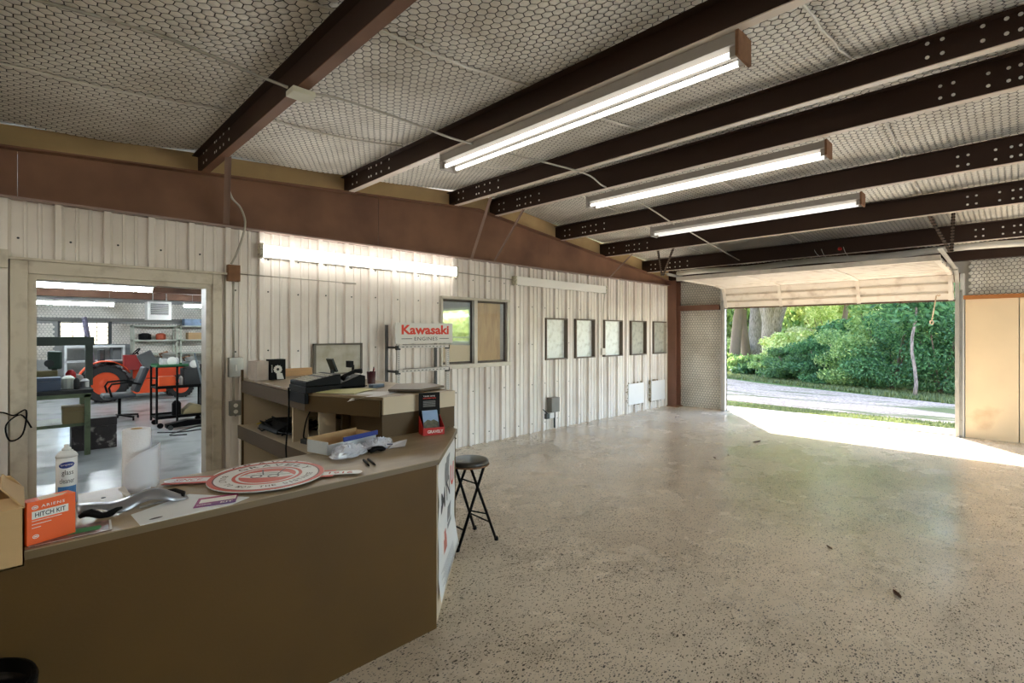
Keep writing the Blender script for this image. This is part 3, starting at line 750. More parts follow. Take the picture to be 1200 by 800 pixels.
dk = thing('desk', 'brown L-shaped staff desk with raised shelf top behind the counter', 'desk', (1.9,4.0,0))
tp = [(1.70,2.935),(2.29,2.935),(2.27,5.10),(1.50,5.10),(1.46,3.55)]
mb = MB(); mb.prism(tp, ZR-.02, ZR); mb.build('raised_top', counter_top_m, dk, bevel=.002)
mb = MB(); mb.box((1.705,2.925,ZR-.115),(2.295,2.945,ZR-.001)); mb.build('front_band', cream_m, dk)
mb = MB(); mb.box((1.70,2.932,ZC),(2.295,2.95,ZR-.115)); mb.build('front_panel', desk_m, dk)
mb = MB(); mb.box((2.275,2.94,0),(2.295,5.10,ZR-.02)); mb.build('customer_panel', desk_m, dk)
def panel_between(a, b, z0, z1, t=.018):
    mb = MB(); a = Vector((*a,0)); b = Vector((*b,0)); n = (b-a).cross(Vector((0,0,1))).normalized()*t
    mb.prism([tuple(a[:2]),tuple(b[:2]),tuple((b-n)[:2]),tuple((a-n)[:2])], z0, z1); return mb
panel_between((1.70,2.95),(1.465,3.55),ZR-.13,ZR-.02).build('shelf_apron', desk_m, dk)
panel_between((1.465,3.55),(1.505,5.10),ZR-.13,ZR-.02).build('shelf_apron', desk_m, dk)
mb = MB(); mb.box((1.46,2.95,.73),(2.275,5.10,.75)); mb.build('desktop', cream_m, dk)
mb = MB(); mb.box((1.455,2.95,.63),(1.475,5.10,.748)); mb.build('desk_apron', desk_m, dk)
mb = MB(); mb.box((1.50,5.08,0),(2.28,5.10,ZR-.02)); mb.build('end_panel', cream_m, dk)
mb = MB(); mb.box((1.485,5.075,0),(1.50,5.105,ZR+.08)); mb.build('end_post', desk_m, dk)
for x, y in ((1.53,3.98),(1.53,3.50)):
    mb = MB(); mb.box((x,y,.75),(x+.12,y+.022,ZR-.02)); mb.build('divider', cream_m, dk)
mb = MB(); mb.box((1.76,2.95,.75),(1.78,3.50,ZR-.02)); mb.build('inner_panel', desk_m, dk)
mb = MB(); mb.box((1.70,3.5,.75),(2.27,3.52,ZR-.02)); mb.build('divider', desk_m, dk)

# ---- things on the front counter -------------------------------------------
def rbox(mb, cx, cy, z0, sx, sy, sz, a):
    M = Matrix.Rotation(R(a), 3, 'Z'); mb.box((cx-sx/2,cy-sy/2,z0),(cx+sx/2,cy+sy/2,z0+sz), rot=M, piv=(cx,cy,z0)); return mb
cb = thing('cardboard_box', 'open cardboard box at the left end of the front counter', 'box', (-.14,2.2,ZC))
mb = MB(); x0_, x1_, y0_, y1_, zz = -.34, .015, 2.06, 2.34, 1.085; t = .004
for A, B in (((x0_,y0_,ZC+.001),(x1_,y0_+t,zz)), ((x0_,y1_-t,ZC+.001),(x1_,y1_,zz)), ((x0_,y0_,ZC+.001),(x0_+t,y1_,zz)), ((x1_-t,y0_,ZC+.001),(x1_,y1_,zz)), ((x0_,y0_,ZC+.001),(x1_,y1_,ZC+.005))): mb.box(A, B)
mb.build('box_body', card_m, cb)
mb = MB(); mb.grid([[(x0_,y1_,zz),(x1_,y1_,zz)],[(x0_,y1_-.05,zz+.055),(x1_-.03,y1_-.05,zz+.055)]]); mb.build('flap', card_m, cb, solid=.004)
mb = MB(); mb.grid([[(x0_,y0_,zz),(x1_,y0_,zz)],[(x0_,y0_+.08,zz+.016),(x1_-.02,y0_+.08,zz+.016)]]); mb.build('flap', card_m, cb, solid=.004)
mb = MB(); mb.grid([[(x1_,y0_,zz),(x1_,y1_,zz)],[(x1_-.05,y0_+.06,zz+.055),(x1_-.05,y1_-.03,zz+.06)]]); mb.build('flap', card_m, cb, solid=.004)
# orange box
ob = thing('orange_box', 'orange printed box standing on the counter beside the cardboard box', 'box', (.08,2.26,ZC)); A0 = Vector((.022,2.236,ZC)); ax = Vector((.125,.045,0)).normalized(); ay = Vector((-ax.y,ax.x,0))
W_, D_, H_ = .128, .05, .140
mb = MB(); mb.prism([tuple(A0[:2]),tuple((A0+ax*W_)[:2]),tuple((A0+ax*W_+ay*D_)[:2]),tuple((A0+ay*D_)[:2])], ZC+.001, ZC+H_); mb.build('carton', orange_m, ob)
def of(x, y, o=.0008): p = A0 + ax*x - ay*o; return (p.x, p.y, ZC+y)
mb = MB(); mb.add([of(.012,.083),of(.108,.083),of(.108,.108),of(.012,.108)], [(0,1,2,3)]); mb.build('label_strip', text_white_m, ob)
mb = MB(); text_mb(mb, 'HITCH KIT', lambda x, y: of(.020+x,.088+y,.0014), .08, .015, bold=.015); mb.build('lettering', text_dark_m, ob)
mb = MB(); text_mb(mb, 'ARIENS', lambda x, y: of(.036+x,.116+y), .062, .009, bold=.01, space=1.2); mb.build('lettering', text_white_m, ob); mb = MB()
for k in range(3): mb.add([of(.012,.076-.011*k),of([.09,.062,.035][k],.076-.011*k),of([.09,.062,.035][k],.078-.011*k),of(.012,.078-.011*k)], [(0,1,2,3)])
for cx_, cy_ in ((.020,.120),(.022,.026)):
    ring = [of(cx_+.0085*math.cos(t)*r_, cy_+.0065*math.sin(t)*r_) for t in np.linspace(0,2*math.pi,17)[:-1] for r_ in (1,.72)]
    mb.add(ring, [(2*i,(2*i+2)%32,(2*i+3)%32,2*i+1) for i in range(16)])
    mb.add([of(cx_-.004,cy_-.002,.001),of(cx_+.004,cy_-.002,.001),of(cx_+.004,cy_+.002,.001),of(cx_-.004,cy_+.002,.001)], [(0,1,2,3)])
mb.build('small_print', text_white_m, ob, kind='stuff')
mb = MB(); tpq = [(.035,.004),(.095,.006),(.118,.03),(.088,.028),(.085,.047),(.04,.045)]
mb.prism([tuple((A0+ax*x+ay*y)[:2]) for x, y in tpq], ZC+H_, ZC+H_+.001); mb.build('torn_label', mat('torn_paper', (232,214,196), .7, var=.08, scale=60), ob)
# flyers
fy = MB(); fy.prism([(.03,2.222),(.235,2.222),(.245,2.345),(.02,2.36)], ZC, ZC+.002); fo = tag(fy.build('flyer', mat('flyer_print', (160,120,116), .4, var=.5, scale=25, c2=(70,60,60), c2amt=.5, c2scale=30)), 'glossy printed flyer lying under the orange box', 'flyer')
mb = MB(); mb.prism([(.12,2.262),(.205,2.262),(.212,2.272),(.212,2.30),(.13,2.315)], ZC+.002, ZC+.0026); relabel(mb.build('green_badge', mat('badge_green', (62,160,96), .4), fo), 'green printed badge')
mb = MB(); mb.prism([(.025,2.224),(.235,2.224),(.236,2.230),(.025,2.230)], ZC+.002, ZC+.0024); mb.prism([(.229,2.224),(.236,2.224),(.245,2.345),(.239,2.345)], ZC+.002, ZC+.0024); mb.build('white_border', white_m, fo)
# spray can
can = thing('spray_can', 'white glass cleaner spray can behind the orange box', 'can', (.142,2.70,ZC)); cc = (.142,2.70,ZC)
mb = MB(); mb.lathe(cc, [(.030,0),(.0335,.004),(.0335,.186),(.031,.190)], 64); mb.build('can_body', mat('can_white', (236,238,240), .25, var=.01), can, smooth=True)
mb = MB(); mb.lathe(cc, [(.0345,.188),(.0345,.194),(.029,.204),(.022,.209),(.020,.214)], 24); mb.build('shoulder', mat('can_shoulder', (222,224,224), .3), can, smooth=True)
mb = MB(); mb.lathe(cc, [(.0145,.212),(.015,.222),(.008,.228),(.0085,.236),(.002,.238)], 16); mb.build('nozzle', white_m, can, smooth=True)
ang0 = math.atan2(-cc[1], -cc[0])
def cf(x, y, o=.0003):
    a = ang0 + x/.0335; return (cc[0]+(.0335+o)*math.cos(a), cc[1]+(.0335+o)*math.sin(a), ZC+y)
mb = MB(); mb.grid([[cf(.026*u, .160+.002*u+sg*.0125*math.sqrt(max(0,1-u*u)), .0006) for u in np.linspace(-1,1,15)] for sg in (-1,-.5,0,.5,1)])
mb.build('blue_oval', blue_m, can)
mb = MB(); text_mb(mb, 'Sprayway', lambda x, y: cf(-.020+x,.155+y+.04*x,.0012), .040, .010); mb.build('lettering', text_white_m, can)
mb = MB(); text_mb(mb, 'glass', lambda x, y: cf(-.015+x,.115+y,.001), .036, .026); mb.build('lettering', text_dark_m, can); mb = MB(); text_mb(mb, 'cleaner', lambda x, y: cf(-.022+x,.088+y,.001), .046, .020); mb.build('lettering', text_dark_m, can)
mb = MB(); mb.grid([[cf(x,y,.0004) for x in np.linspace(-.03,.034,10)] for y in (.004,.075)]); mb.build('blue_band', mat('can_blue', (64,124,184), .3, var=.1, scale=60), can)
# paper towel roll and torn loose sheet
tr_ = thing('paper_towel_roll', 'upright white paper towel roll with a torn loose sheet', 'paper roll', (.375,2.70,ZC)); rc = (.372,2.715,ZC)
mb = MB(); mb.lathe(rc, [(.050,0),(.0515,.01),(.0515,.262),(.049,.268),(.021,.268),(.020,.24)], 30, cap=False); mb.build('roll', mat('towel_white', (238,240,246), .9, var=.02, bump=.3, bscale=120), tr_, smooth=True)
mb = MB(); mb.lathe(rc, [(.021,0),(.021,.269),(.0195,.269),(.0195,.2)], 20, cap=False); mb.build('core_tube', card_m, tr_, smooth=True)
sheet = []
cols = [(.318,2.68),(.322,2.655),(.338,2.640),(.36,2.63),(.385,2.63),(.41,2.64),(.432,2.662),(.45,2.69)]
ztop = [.10,.125,.15,.17,.182,.19,.195,.20]; zbot = [.012,.004,.018,.008,.02,.022,.012,.02]
for j in range(8): sheet.append([(c[0]+.004*j/8, c[1], ZC+zbot[i]*(1-j/7)+ztop[i]*j/7) for i, c in enumerate(cols)])
mb = MB(); mb.grid(sheet); mb.build('loose_sheet', mat('towel_sheet', (226,230,240), .9, var=.02), tr_, smooth=True, solid=.001)
mb = MB(); mb.grid([[(.30,2.66,ZC+.03),(.32,2.645,ZC+.045)],[(.325,2.625,ZC+.002),(.34,2.62,ZC+.004)]]); mb.build('torn_corner', white_m, tr_, solid=.001)
# mower blade
bl = thing('mower_blade', 'bent grey mower blade with black wavy ends lying on the counter', 'blade', (.3,2.46,ZC))
n = 26; rows_t = []
for i in range(n+1):
    t = i/n; x = .155+.345*t; yc = 2.46-.03*t
    hz = ZC+.012+.022*abs(math.sin(t*math.pi*1.0))+.014*math.cos(t*9)
    wd = .075*(1-.25*t)
    lift = .022*math.sin(max(0,(.35-t)/.35)*math.pi)
    rows_t.append([(x, yc+wd/2, hz+.012), (x, yc, hz+.012), (x+.004, yc-wd/2+.01*math.sin(t*14), max(ZC+.004,hz-.018+lift))])
mb = MB(); mb.grid(rows_t); mb.build('steel_blade', mat('grey_blade_steel', (150,152,158), .3, metal=.7, var=.08), bl, smooth=True, solid=.004)
mb = MB(); mb.tube([(.160+.0155*k, 2.405-.002*k, ZC+.016+.010*math.sin(k*1.0)) for k in range(9)], [.007,.012,.015,.014,.012,.013,.012,.008,.004], 8); mb.build('black_end', blackmat_m, bl, smooth=True)
mb = MB(); mb.tube([(.39,2.45,ZC+.02),(.43,2.46,ZC+.03),(.465,2.46,ZC+.028),(.49,2.44,ZC+.02),(.485,2.42,ZC+.012)], [.006,.014,.016,.012,.006], 8)
mb.build('black_end', blackmat_m, bl, smooth=True)
mb = MB(); mb.lathe((.235,2.465,ZC+.055), [(.007,0),(.007,.002)], 12); mb.build('bolt_hole', blackmat_m, bl)
mb = MB(); mb.tube([(.34,2.41,ZC+.006),(.40,2.425,ZC+.008),(.455,2.43,ZC+.008)], .004, 6); relabel(mb.build('steel_pin', galv_m, bl), 'thin bright steel pin')
# white sheet sign with small emblem
wsx = [(.312,2.20),(.305,2.352),(.52,2.48),(.69,2.26),(.61,2.212)]
mb = MB(); mb.prism(wsx, ZC, ZC+.0025); ws = tag(mb.build('printed_sheet', mat('white_card', (226,230,230), .3, var=.03)), 'white printed sheet lying under the round red sign and blade', 'sheet')
mb = MB(); mb.add([(.365+.022*math.cos(t), 2.243+.009*math.sin(t)+.003*math.cos(t), ZC+.0028) for t in np.linspace(0,6.28,17)[:-1]], [tuple(range(16))]); mb.build('emblem', text_dark_m, ws)
# tag
def affine(P00, P10, P01):   # maps unit square to a parallelogram on a horizontal plane
    P00, P10, P01 = map(Vector, (P00, P10, P01))
    return lambda x, y, o=0: tuple(P00 + (P10-P00)*x + (P01-P00)*y + Vector((0,0,o)))
T = affine((.488,2.264,ZC+.003),(.628,2.228,ZC+.003),(.532,2.375,ZC+.003))
mb = MB(); mb.add([T(0,0),T(1,0),T(1,1),T(0,1),T(0,0,.002),T(1,0,.002),T(1,1,.002),T(0,1,.002)], [(0,3,2,1),(4,5,6,7),(0,1,5,4),(1,2,6,5),(2,3,7,6),(3,0,4,7)])
tgm = tag(mb.build('price_tag', mat('magenta_card', (180,40,100), .35, var=.05, c2=(90,40,130), c2amt=.5, c2scale=3)), 'magenta and purple printed card tucked under the round sign', 'card')
mb = MB(); mb.add([T(.08,.38,.0025),T(.97,.38,.0025),T(.97,.8,.0025),T(.08,.8,.0025)], [(0,1,2,3)])
text_mb(mb, 'INTERVAL', lambda x, y: T(.06+x,.1+y,.0028), .35, .12); text_mb(mb, 'KIT', lambda x, y: T(.62+x,.08+y,.0028), .3, .16, bold=.02); mb.build('white_field', text_white_m, tgm)
# round sign
def round_sign(name, lab, cx, cy, rot, z, full=True, r=.25):   # full: with banner and coloured rings
    o = thing(name, lab, 'sign', (cx,cy,z)); a = R(rot)
    def F(x, y, h=0): return (cx+x*math.cos(a)-y*math.sin(a), cy+x*math.sin(a)+y*math.cos(a), z+h)
    def disc(ra, rb, h, m, nm, sy=1):
        mb = MB(); n = 64; vs = []
        if ra == 0: vs = [F(rb*math.cos(t), rb*sy*math.sin(t), h) for t in np.linspace(0,2*math.pi,n+1)[:-1]]; mb.add(vs, [tuple(range(n))])
        else:
            for t in np.linspace(0,2*math.pi,n+1)[:-1]: vs += [F(ra*math.cos(t), ra*sy*math.sin(t), h), F(rb*math.cos(t), rb*sy*math.sin(t), h)]
            mb.add(vs, [(2*i,2*i+1,(2*i+3)%(2*n),(2*i+2)%(2*n)) for i in range(n)])
        return mb.build(nm, m, o)
    sign_red = mat('sign_red', (206,72,56), .35, var=.04); sign_white = mat('sign_white', (238,238,236), .3, var=.01); sign_dark = mat('sign_dark_outline', (90,30,30), .4)
    if full:
        # banner behind the disc
        mb = MB(); mb.prism([(-.43,-.052),(.30,-.052),(.30,.062),(-.43,.062)], 0, .002, lambda v: F(v.x,v.y,v.z)); mb.build('banner', sign_red, o)
        for sx, xa, xb in ((-1,-.44,-.20),(1,.20,.43)):
            mb = MB(); pts = [(xa,-.026),(xb,-.026),(xb,.030),(xa,.030)]
            if sx > 0: pts = [(xa,-.028)] + [(xb-.03+.03*math.cos(t), .002+.03*math.sin(t)) for t in np.linspace(-1.57,1.57,8)] + [(xa,.032)]
            else: pts = [(xb,.032)] + [(xa+.03+.03*math.cos(t), .002+.03*math.sin(t)) for t in np.linspace(1.57,4.71,8)] + [(xb,-.028)]
            mb.prism(pts, .002, .003, lambda v: F(v.x,v.y,v.z)); mb.build('banner_strip', sign_white, o)
        mb = MB(); text_mb(mb, 'SINCE', lambda x, y: F(-.395+x,-.016+y,.0036), .11, .034, bold=.01); text_mb(mb, '1916', lambda x, y: F(.275+x,-.016+y,.0036), .11, .034, bold=.01); mb.build('lettering', sign_red, o)
    mb = MB(); mb.lathe((cx,cy,z+.003), [(r,0),(r,.004)], 64); mb.build('board', sign_white, o)
    if full: disc(r-.022, r-.001, .0078, sign_red, 'outer_ring'); disc(r-.028, r-.022, .0077, sign_dark, 'ring_outline')
    disc(.135, .150, .0078, sign_red, 'inner_ring', 1); disc(.128, .135, .0077, sign_white, 'ring_gap'); disc(.0, .122, .0076, sign_red, 'emblem_field')
    mb = MB(); mb.add([F(x,y,.0084) for x, y in ((-.125,-.02),(-.09,.045),(-.04,.062),(.03,.066),(.08,.04),(.125,-.02),(.07,-.042),(-.06,-.042))], [tuple(range(8))]); mb.build('emblem_shape', sign_white, o)
    mb = MB()   # line drawing of a two wheeled walk-behind machine
    for c, rr in (((-.045,-.02),.026),((.03,-.02),.026)):
        mb.add([F(c[0]+rr*k*math.cos(t), c[1]+rr*k*math.sin(t), .009) for t in np.linspace(0,6.283,19)[:-1] for k in (1,.72)], [(2*i,2*i+1,(2*i+3)%36,(2*i+2)%36) for i in range(18)])
    for p, q in (((-.02,.0),(-.05,.10)),((.04,.0),(.05,.11)),((-.10,.005),(.10,.005)),((-.06,.035),(.06,.035))):
        d = Vector((q[0]-p[0], q[1]-p[1])).normalized()*.003
        mb.add([F(p[0]-d.y,p[1]+d.x,.009),F(q[0]-d.y,q[1]+d.x,.009),F(q[0]+d.y,q[1]-d.x,.009),F(p[0]+d.y,p[1]-d.x,.009)], [(0,1,2,3)])
    mb.build('line_drawing', mat('drawing_grey', (96,96,104), .5), o)
    mb = MB()
    def arc(txt, rad, ht, span, top):
        n = len(txt)
        for i, ch in enumerate(txt):
            if ch == ' ': continue
            u = (i+.5)/n-.5
            if top: th = math.pi/2 - u*span; ux, uy = math.sin(th), -math.cos(th); vx, vy = math.cos(th), math.sin(th)
            else: th = -math.pi/2 + u*span; ux, uy = -math.sin(th), math.cos(th); vx, vy = -math.cos(th), -math.sin(th)
            cw = span*rad/n*.72; ox, oy = rad*math.cos(th)-ux*cw/2-vx*ht/2, rad*math.sin(th)-uy*cw/2-vy*ht/2
            if ch == 'I': cw_ = cw*.35; ox += ux*(cw-cw_)/2; oy += uy*(cw-cw_)/2
            else: cw_ = cw
            text_mb(mb, ch, lambda x, y, ox=ox, oy=oy: F(ox+ux*x+vx*y, oy+uy*x+vy*y, .0084), cw_, ht, bold=.012)
    arc('GRAVELY', .186 if full else .205, .040, 2.1, True); arc('BUILT TO MOW THE DISTANCE', .186, .026, 3.3, False)
    mb.build('lettering', mat('sign_lettering', (84,52,50), .45, var=0), o)
    return o
round_sign('round_sign', 'round white sign with red rings, mower drawing and banner ends on the counter', .842, 2.495, -34, ZC+.008)
round_sign('round_sign', 'second round sign mostly hidden beneath the banner sign, showing only a pale rim', .862, 2.575, -30, ZC+.0005, full=False, r=.235)
# open carton with blue lip
oc = thing('open_carton', 'open white and blue carton on the counter beside the plastic bags', 'box', (1.38,2.83,ZC))
ca = 14; M = Matrix.Rotation(R(ca), 3, 'Z'); cpx = (1.385,2.845,ZC)
def cbx(A, B, nm, m, lab=None):
    mb = MB(); mb.box((cpx[0]+A[0],cpx[1]+A[1],ZC+A[2]),(cpx[0]+B[0],cpx[1]+B[1],ZC+B[2]), rot=M, piv=cpx); q = mb.build(nm, m, oc)
    if lab: q['label'] = lab
cbx((-.18,-.09,.001),(.18,.09,.004),'carton_base',card_m); 
pw = mat('pale_blue_carton', (206,216,222), .45, var=.06, scale=14)
cbx((-.18,-.09,.001),(-.176,.09,.075),'carton_side',pw); cbx((.176,-.09,.001),(.18,.09,.075),'carton_side',card_m)
cbx((-.18,-.09,.001),(.18,-.086,.06),'carton_side',pw); cbx((-.18,.086,.001),(.18,.09,.085),'carton_side',card_m)
cbx((-.07,-.095,.058),(.19,-.086,.085),'blue_lip',blue_m,'dark blue lip')
# crumpled plastic bags with parts inside
def plastic(lab, cx, cy, rx, ry, h, rot, seed):
    rnd = random.Random(seed); n1, n2 = 30, 14; P = []
    for j in range(n2+1):
        ph = j/n2*math.pi/2; row = []
        for i in range(n1):
            th = 2*math.pi*i/n1; rr = 1+.10*math.sin(3*th+seed)+rnd.uniform(-.08,.08)
            x = rx*math.cos(ph)*math.cos(th)*rr; y = ry*math.cos(ph)*math.sin(th)*rr; z = h*math.sin(ph)*(1+rnd.uniform(-.3,.25))
            a = R(rot); row.append((cx+x*math.cos(a)-y*math.sin(a), cy+x*math.sin(a)+y*math.cos(a), ZC+.003+max(0,z)+rnd.uniform(0,.006)))
        row.append(row[0]); P.append(row)
    mb = MB(); mb.grid(P); o = tag(mb.build('plastic_bag', mat('crinkled_clear_plastic', (226,230,242), .12, var=.03, alpha=.8, spec=.8)), lab, 'bag', 'plastic bags')
    mb = MB()
    for k in range(12):
        a = rnd.uniform(0,6.28); r_ = rnd.uniform(0,.6); p = (cx+rx*r_*math.cos(a), cy+ry*r_*math.sin(a), ZC+.012+rnd.uniform(0,h*.3))
        q = (p[0]+rnd.uniform(-.04,.04), p[1]+rnd.uniform(-.04,.04), p[2]+rnd.uniform(-.005,.01)); mb.tube([p, q], rnd.uniform(.004,.008), 6)
    mb.build('bagged_part', mat('bagged_grey', (110,116,140), .4, metal=.4, var=.3, scale=60), o, kind='stuff')
plastic('left clear plastic bag full of small parts, in front of the blue lipped carton', 1.315, 2.645, .115, .075, .055, 15, 3)
plastic('right clear plastic bag with a flat white corner, beside the black parts', 1.53, 2.70, .12, .07, .05, 20, 8)
mb = MB(); mb.grid([[(1.56,2.62,ZC+.004),(1.63,2.68,ZC+.02)],[(1.66,2.60,ZC+.006),(1.74,2.70,ZC+.02)]]); tag(mb.build('plastic_wrap', mat('milky_plastic', (226,228,236), .2, alpha=.8), solid=.001), 'flat milky plastic corner sticking out right of the bags', 'wrap')
mb = MB(); mb.tube([(1.425,2.585,ZC+.012),(1.45,2.60,ZC+.022),(1.475,2.60,ZC+.024),(1.50,2.595,ZC+.018),(1.525,2.60,ZC+.012)], [.008,.016,.013,.016,.008], 8); mb.tube([(1.43,2.62,ZC+.01),(1.5,2.63,ZC+.02)], .009, 8)
tag(mb.build('black_part', black_m, smooth=True), 'small glossy black part between the plastic bags', 'part')
for i, (p, q) in enumerate((((1.322,2.475),(1.285,2.345)), ((1.348,2.475),(1.315,2.338)))):
    mb = MB(); mb.tube([(*p,ZC+.006),(*Vector(p).lerp(Vector(q),.8),ZC+.006),(*q,ZC+.006)], [.006,.006,.003], 8); tag(mb.build('marker_pen', black_m, smooth=True), ['left black marker pen lying on the counter','right black marker pen lying on the counter'][i], 'pen', 'marker pens')
# brochure display
bd = thing('brochure_display', 'black and red cardboard brochure display on the counter end', 'display', (2.0,2.85,ZC)); B0 = Vector((1.925,2.795,ZC)); bx_ = Vector((.94,-.30,0)).normalized(); by_ = Vector((.30,.94,0)).normalized()
def bf(x, y, z): p = B0 + bx_*x + by_*y; return (p.x, p.y, ZC+z)
def bbox(x0, x1, y0, y1, z0, z1, nm, m):
    mb = MB(); mb.add([bf(x0,y0,z0),bf(x1,y0,z0),bf(x1,y1,z0),bf(x0,y1,z0),bf(x0,y0,z1),bf(x1,y0,z1),bf(x1,y1,z1),bf(x0,y1,z1)], [(0,3,2,1),(4,5,6,7),(0,1,5,4),(1,2,6,5),(2,3,7,6),(3,0,4,7)]); return mb.build(nm, m, bd)
bbox(0,.15,.10,.104,.0,.275,'back_card',mat('black_card', (16,15,15), .5, spec=.15))
bbox(0,.15,0,.003,.0,.05,'front_lip',red_m)
for xx in (0,.147):
    mb = MB(); mb.add([bf(xx,0,0),bf(xx,.10,0),bf(xx,.10,.12),bf(xx,0,.05),bf(xx+.003,0,0),bf(xx+.003,.10,0),bf(xx+.003,.10,.12),bf(xx+.003,0,.05)], [(0,1,2,3),(7,6,5,4),(0,4,5,1),(1,5,6,2),(2,6,7,3),(3,7,4,0)]); mb.build('side_card', red_m, bd)
bbox(0,.15,0,.1,0,.003,'tray_base',red_m)
mb = MB(); text_mb(mb, 'GRAVELY', lambda x, y: bf(.03+x,-.0005,.014+y), .11, .020, bold=.02)
mb.build('lettering', text_white_m, bd); mb = MB(); text_mb(mb, 'TAKE ONE', lambda x, y: bf(.03+x,.0995,.247+y), .085, .008, bold=.01); mb.build('lettering', text_white_m, bd)
mb = MB(); text_mb(mb, 'INFORMATION', lambda x, y: bf(.03+x,.0995,.232+y), .09, .010, bold=.01); mb.build('lettering', text_red_m, bd)
mb = MB()
for k in range(5): mb.add([bf(.03,.0995,.178+.009*k),bf(.118,.0995,.178+.009*k),bf(.118,.0995,.183+.009*k),bf(.03,.0995,.183+.009*k)], [(0,1,2,3)])
mb.build('small_print', mat('grey_ink', (120,122,120), .5), bd)
mb = MB(); mb.add([bf(.02,.04,.02),bf(.13,.04,.02),bf(.125,.085,.155),bf(.018,.085,.155),bf(.02,.045,.02),bf(.13,.045,.02),bf(.125,.09,.155),bf(.018,.09,.155)], [(0,1,2,3),(7,6,5,4),(0,4,5,1),(1,5,6,2),(2,6,7,3),(3,7,4,0)])
leaf = mb.build('brochure', mat('brochure_sky', (148,178,214), .35, var=.08, scale=20), bd)
mb = MB(); f3 = lambda u, v: bf(.02+.11*u+(-.004)*v, .0385+.045*v, .02+.135*v)
mb.add([f3(.03,.05),f3(.97,.05),f3(.97,.42),f3(.7,.55),f3(.5,.50),f3(.3,.56),f3(.03,.42)], [tuple(range(7))]); mb.build('printed_scene', mat('brochure_field', (92,92,72), .4, var=.5, scale=40), leaf)

# ---- things on the raised desk top -----------------------------------------
cr = thing('cash_register', 'black cash register with grey keypad overhanging the raised desk edge', 'register', (1.6,3.6,ZR-.09))
mb = MB(); mb.box((1.425,3.50,ZR-.075),(1.452,3.79,ZR-.002)); mb.build('drawer_front', black_m, cr, bevel=.003)
mb = MB(); mb.box((1.43,3.49,ZR+.001),(1.69,3.80,ZR+.045)); mb.build('drawer_body', black_m, cr, bevel=.004)
mb = MB(); mb.prism([(1.435,ZR+.046),(1.69,ZR+.046),(1.69,ZR+.12),(1.66,ZR+.12),(1.435,ZR+.078)], 3.50, 3.79, lambda v: (v.x, v.z, v.y)); mb.build('register_body', black_m, cr, bevel=.003)
for a in range(7):
    for b in range(6):
        mb = MB(); x = 1.45+a*.028; y = 3.52+b*.042; z = ZR+.0775+(x-1.435)*.187; mb.box((x,y,z),(x+.020,y+.032,z+.006)); mb.build('key', mat('pale_keys', (206,204,190), .5) if a != 4 else grey_m, cr)
mb = MB(); mb.box((1.84,3.93,ZR+.10),(1.855,4.04,ZR+.215), rot=Matrix.Rotation(R(-22), 3, 'Y')); mb.box((1.64,3.80,ZR+.02),(1.855,3.99,ZR+.04)); mb.box((1.835,3.96,ZR+.0),(1.855,3.99,ZR+.12)); relabel(mb.build('operator_screen', mat('dark_green_plastic', (26,38,32), .4, spec=.25), cr), 'dark green tilted screen')
mb = MB(); mb.tube([(2.04,4.0,ZR+.01),(2.04,4.0,ZR+.15)], .012, 8); mb.box((2.00,3.97,ZR+.13),(2.03,4.05,ZR+.185)); mb.box((2.0,3.96,ZR+.001),(2.08,4.04,ZR+.02)); tag(mb.build('pole_display', black_m), 'black customer display on a short pole behind the register', 'display')
ph = thing('telephone', 'black desk telephone with curly cord between register and pen cup', 'telephone', (1.82,3.66,ZR))
mb = MB(); mb.prism([(1.71,ZR+.001),(1.93,ZR+.001),(1.93,ZR+.09),(1.89,ZR+.10),(1.71,ZR+.035)], 3.58, 3.74, lambda v: (v.x, v.z, v.y)); mb.build('base', black_m, ph, bevel=.006)
mb = MB(); mb.tube([(1.75,3.61,ZR+.075),(1.78,3.61,ZR+.10),(1.86,3.61,ZR+.13),(1.91,3.61,ZR+.125)], [.022,.014,.014,.022], 10); mb.build('handset', black_m, ph, smooth=True)
mb = MB(); mb.tube([(1.74+.0022*k+.012*math.cos(k*1.2), 3.55+.012*math.sin(k*1.2), ZR+.015) for k in range(80)], .0035, 5); mb.build('cord', black_m, ph, smooth=True)
mb = MB(); mb.box((1.79,3.66,ZR+.07),(1.86,3.72,ZR+.085)); mb.build('keypad', grey_m, ph)
cp = thing('pen_cup', 'dark red pen cup by the wall side of the desk', 'cup', (2.10,3.80,ZR)); mb = MB(); mb.lathe((2.10,3.80,ZR+.001), [(.032,0),(.037,.10),(.034,.10),(.030,.005)], 16, cap=False); mb.build('cup', mat('maroon_plastic', (72,26,32), .4), cp, smooth=True)
for k, (dx, dy) in enumerate(((.02,.005),(-.01,.012),(.005,-.018))):
    mb = MB(); mb.tube([(2.10,3.80,ZR+.01),(2.10+dx*1.6,3.80+dy*1.6,ZR+.125+.008*k)], .004, 6); mb.build('pen', [red_m, white_m, black_m][k], cp)
mb = MB(); rbox(mb, 1.98, 3.50, ZR+.001, .11, .06, .028, 10); tag(mb.build('card_holder', mat('steel_blue_plastic', (120,140,160), .3), bevel=.006), 'small blue grey holder in front of the pen cup', 'holder')
mb = MB(); mb.grid([[(1.49,3.47,ZR+.004),(1.58,3.30,ZR+.005),(1.64,3.20,ZR+.006)],[(1.62,3.49,ZR+.012),(1.70,3.36,ZR+.016),(1.76,3.27,ZR+.01)],[(1.78,3.52,ZR+.006),(1.84,3.42,ZR+.012),(1.90,3.36,ZR+.008)]]); tag(mb.build('yellow_folder', mat('pale_yellow_paper', (226,224,164), .6), solid=.003), 'pale yellow papers beside the telephone', 'papers')
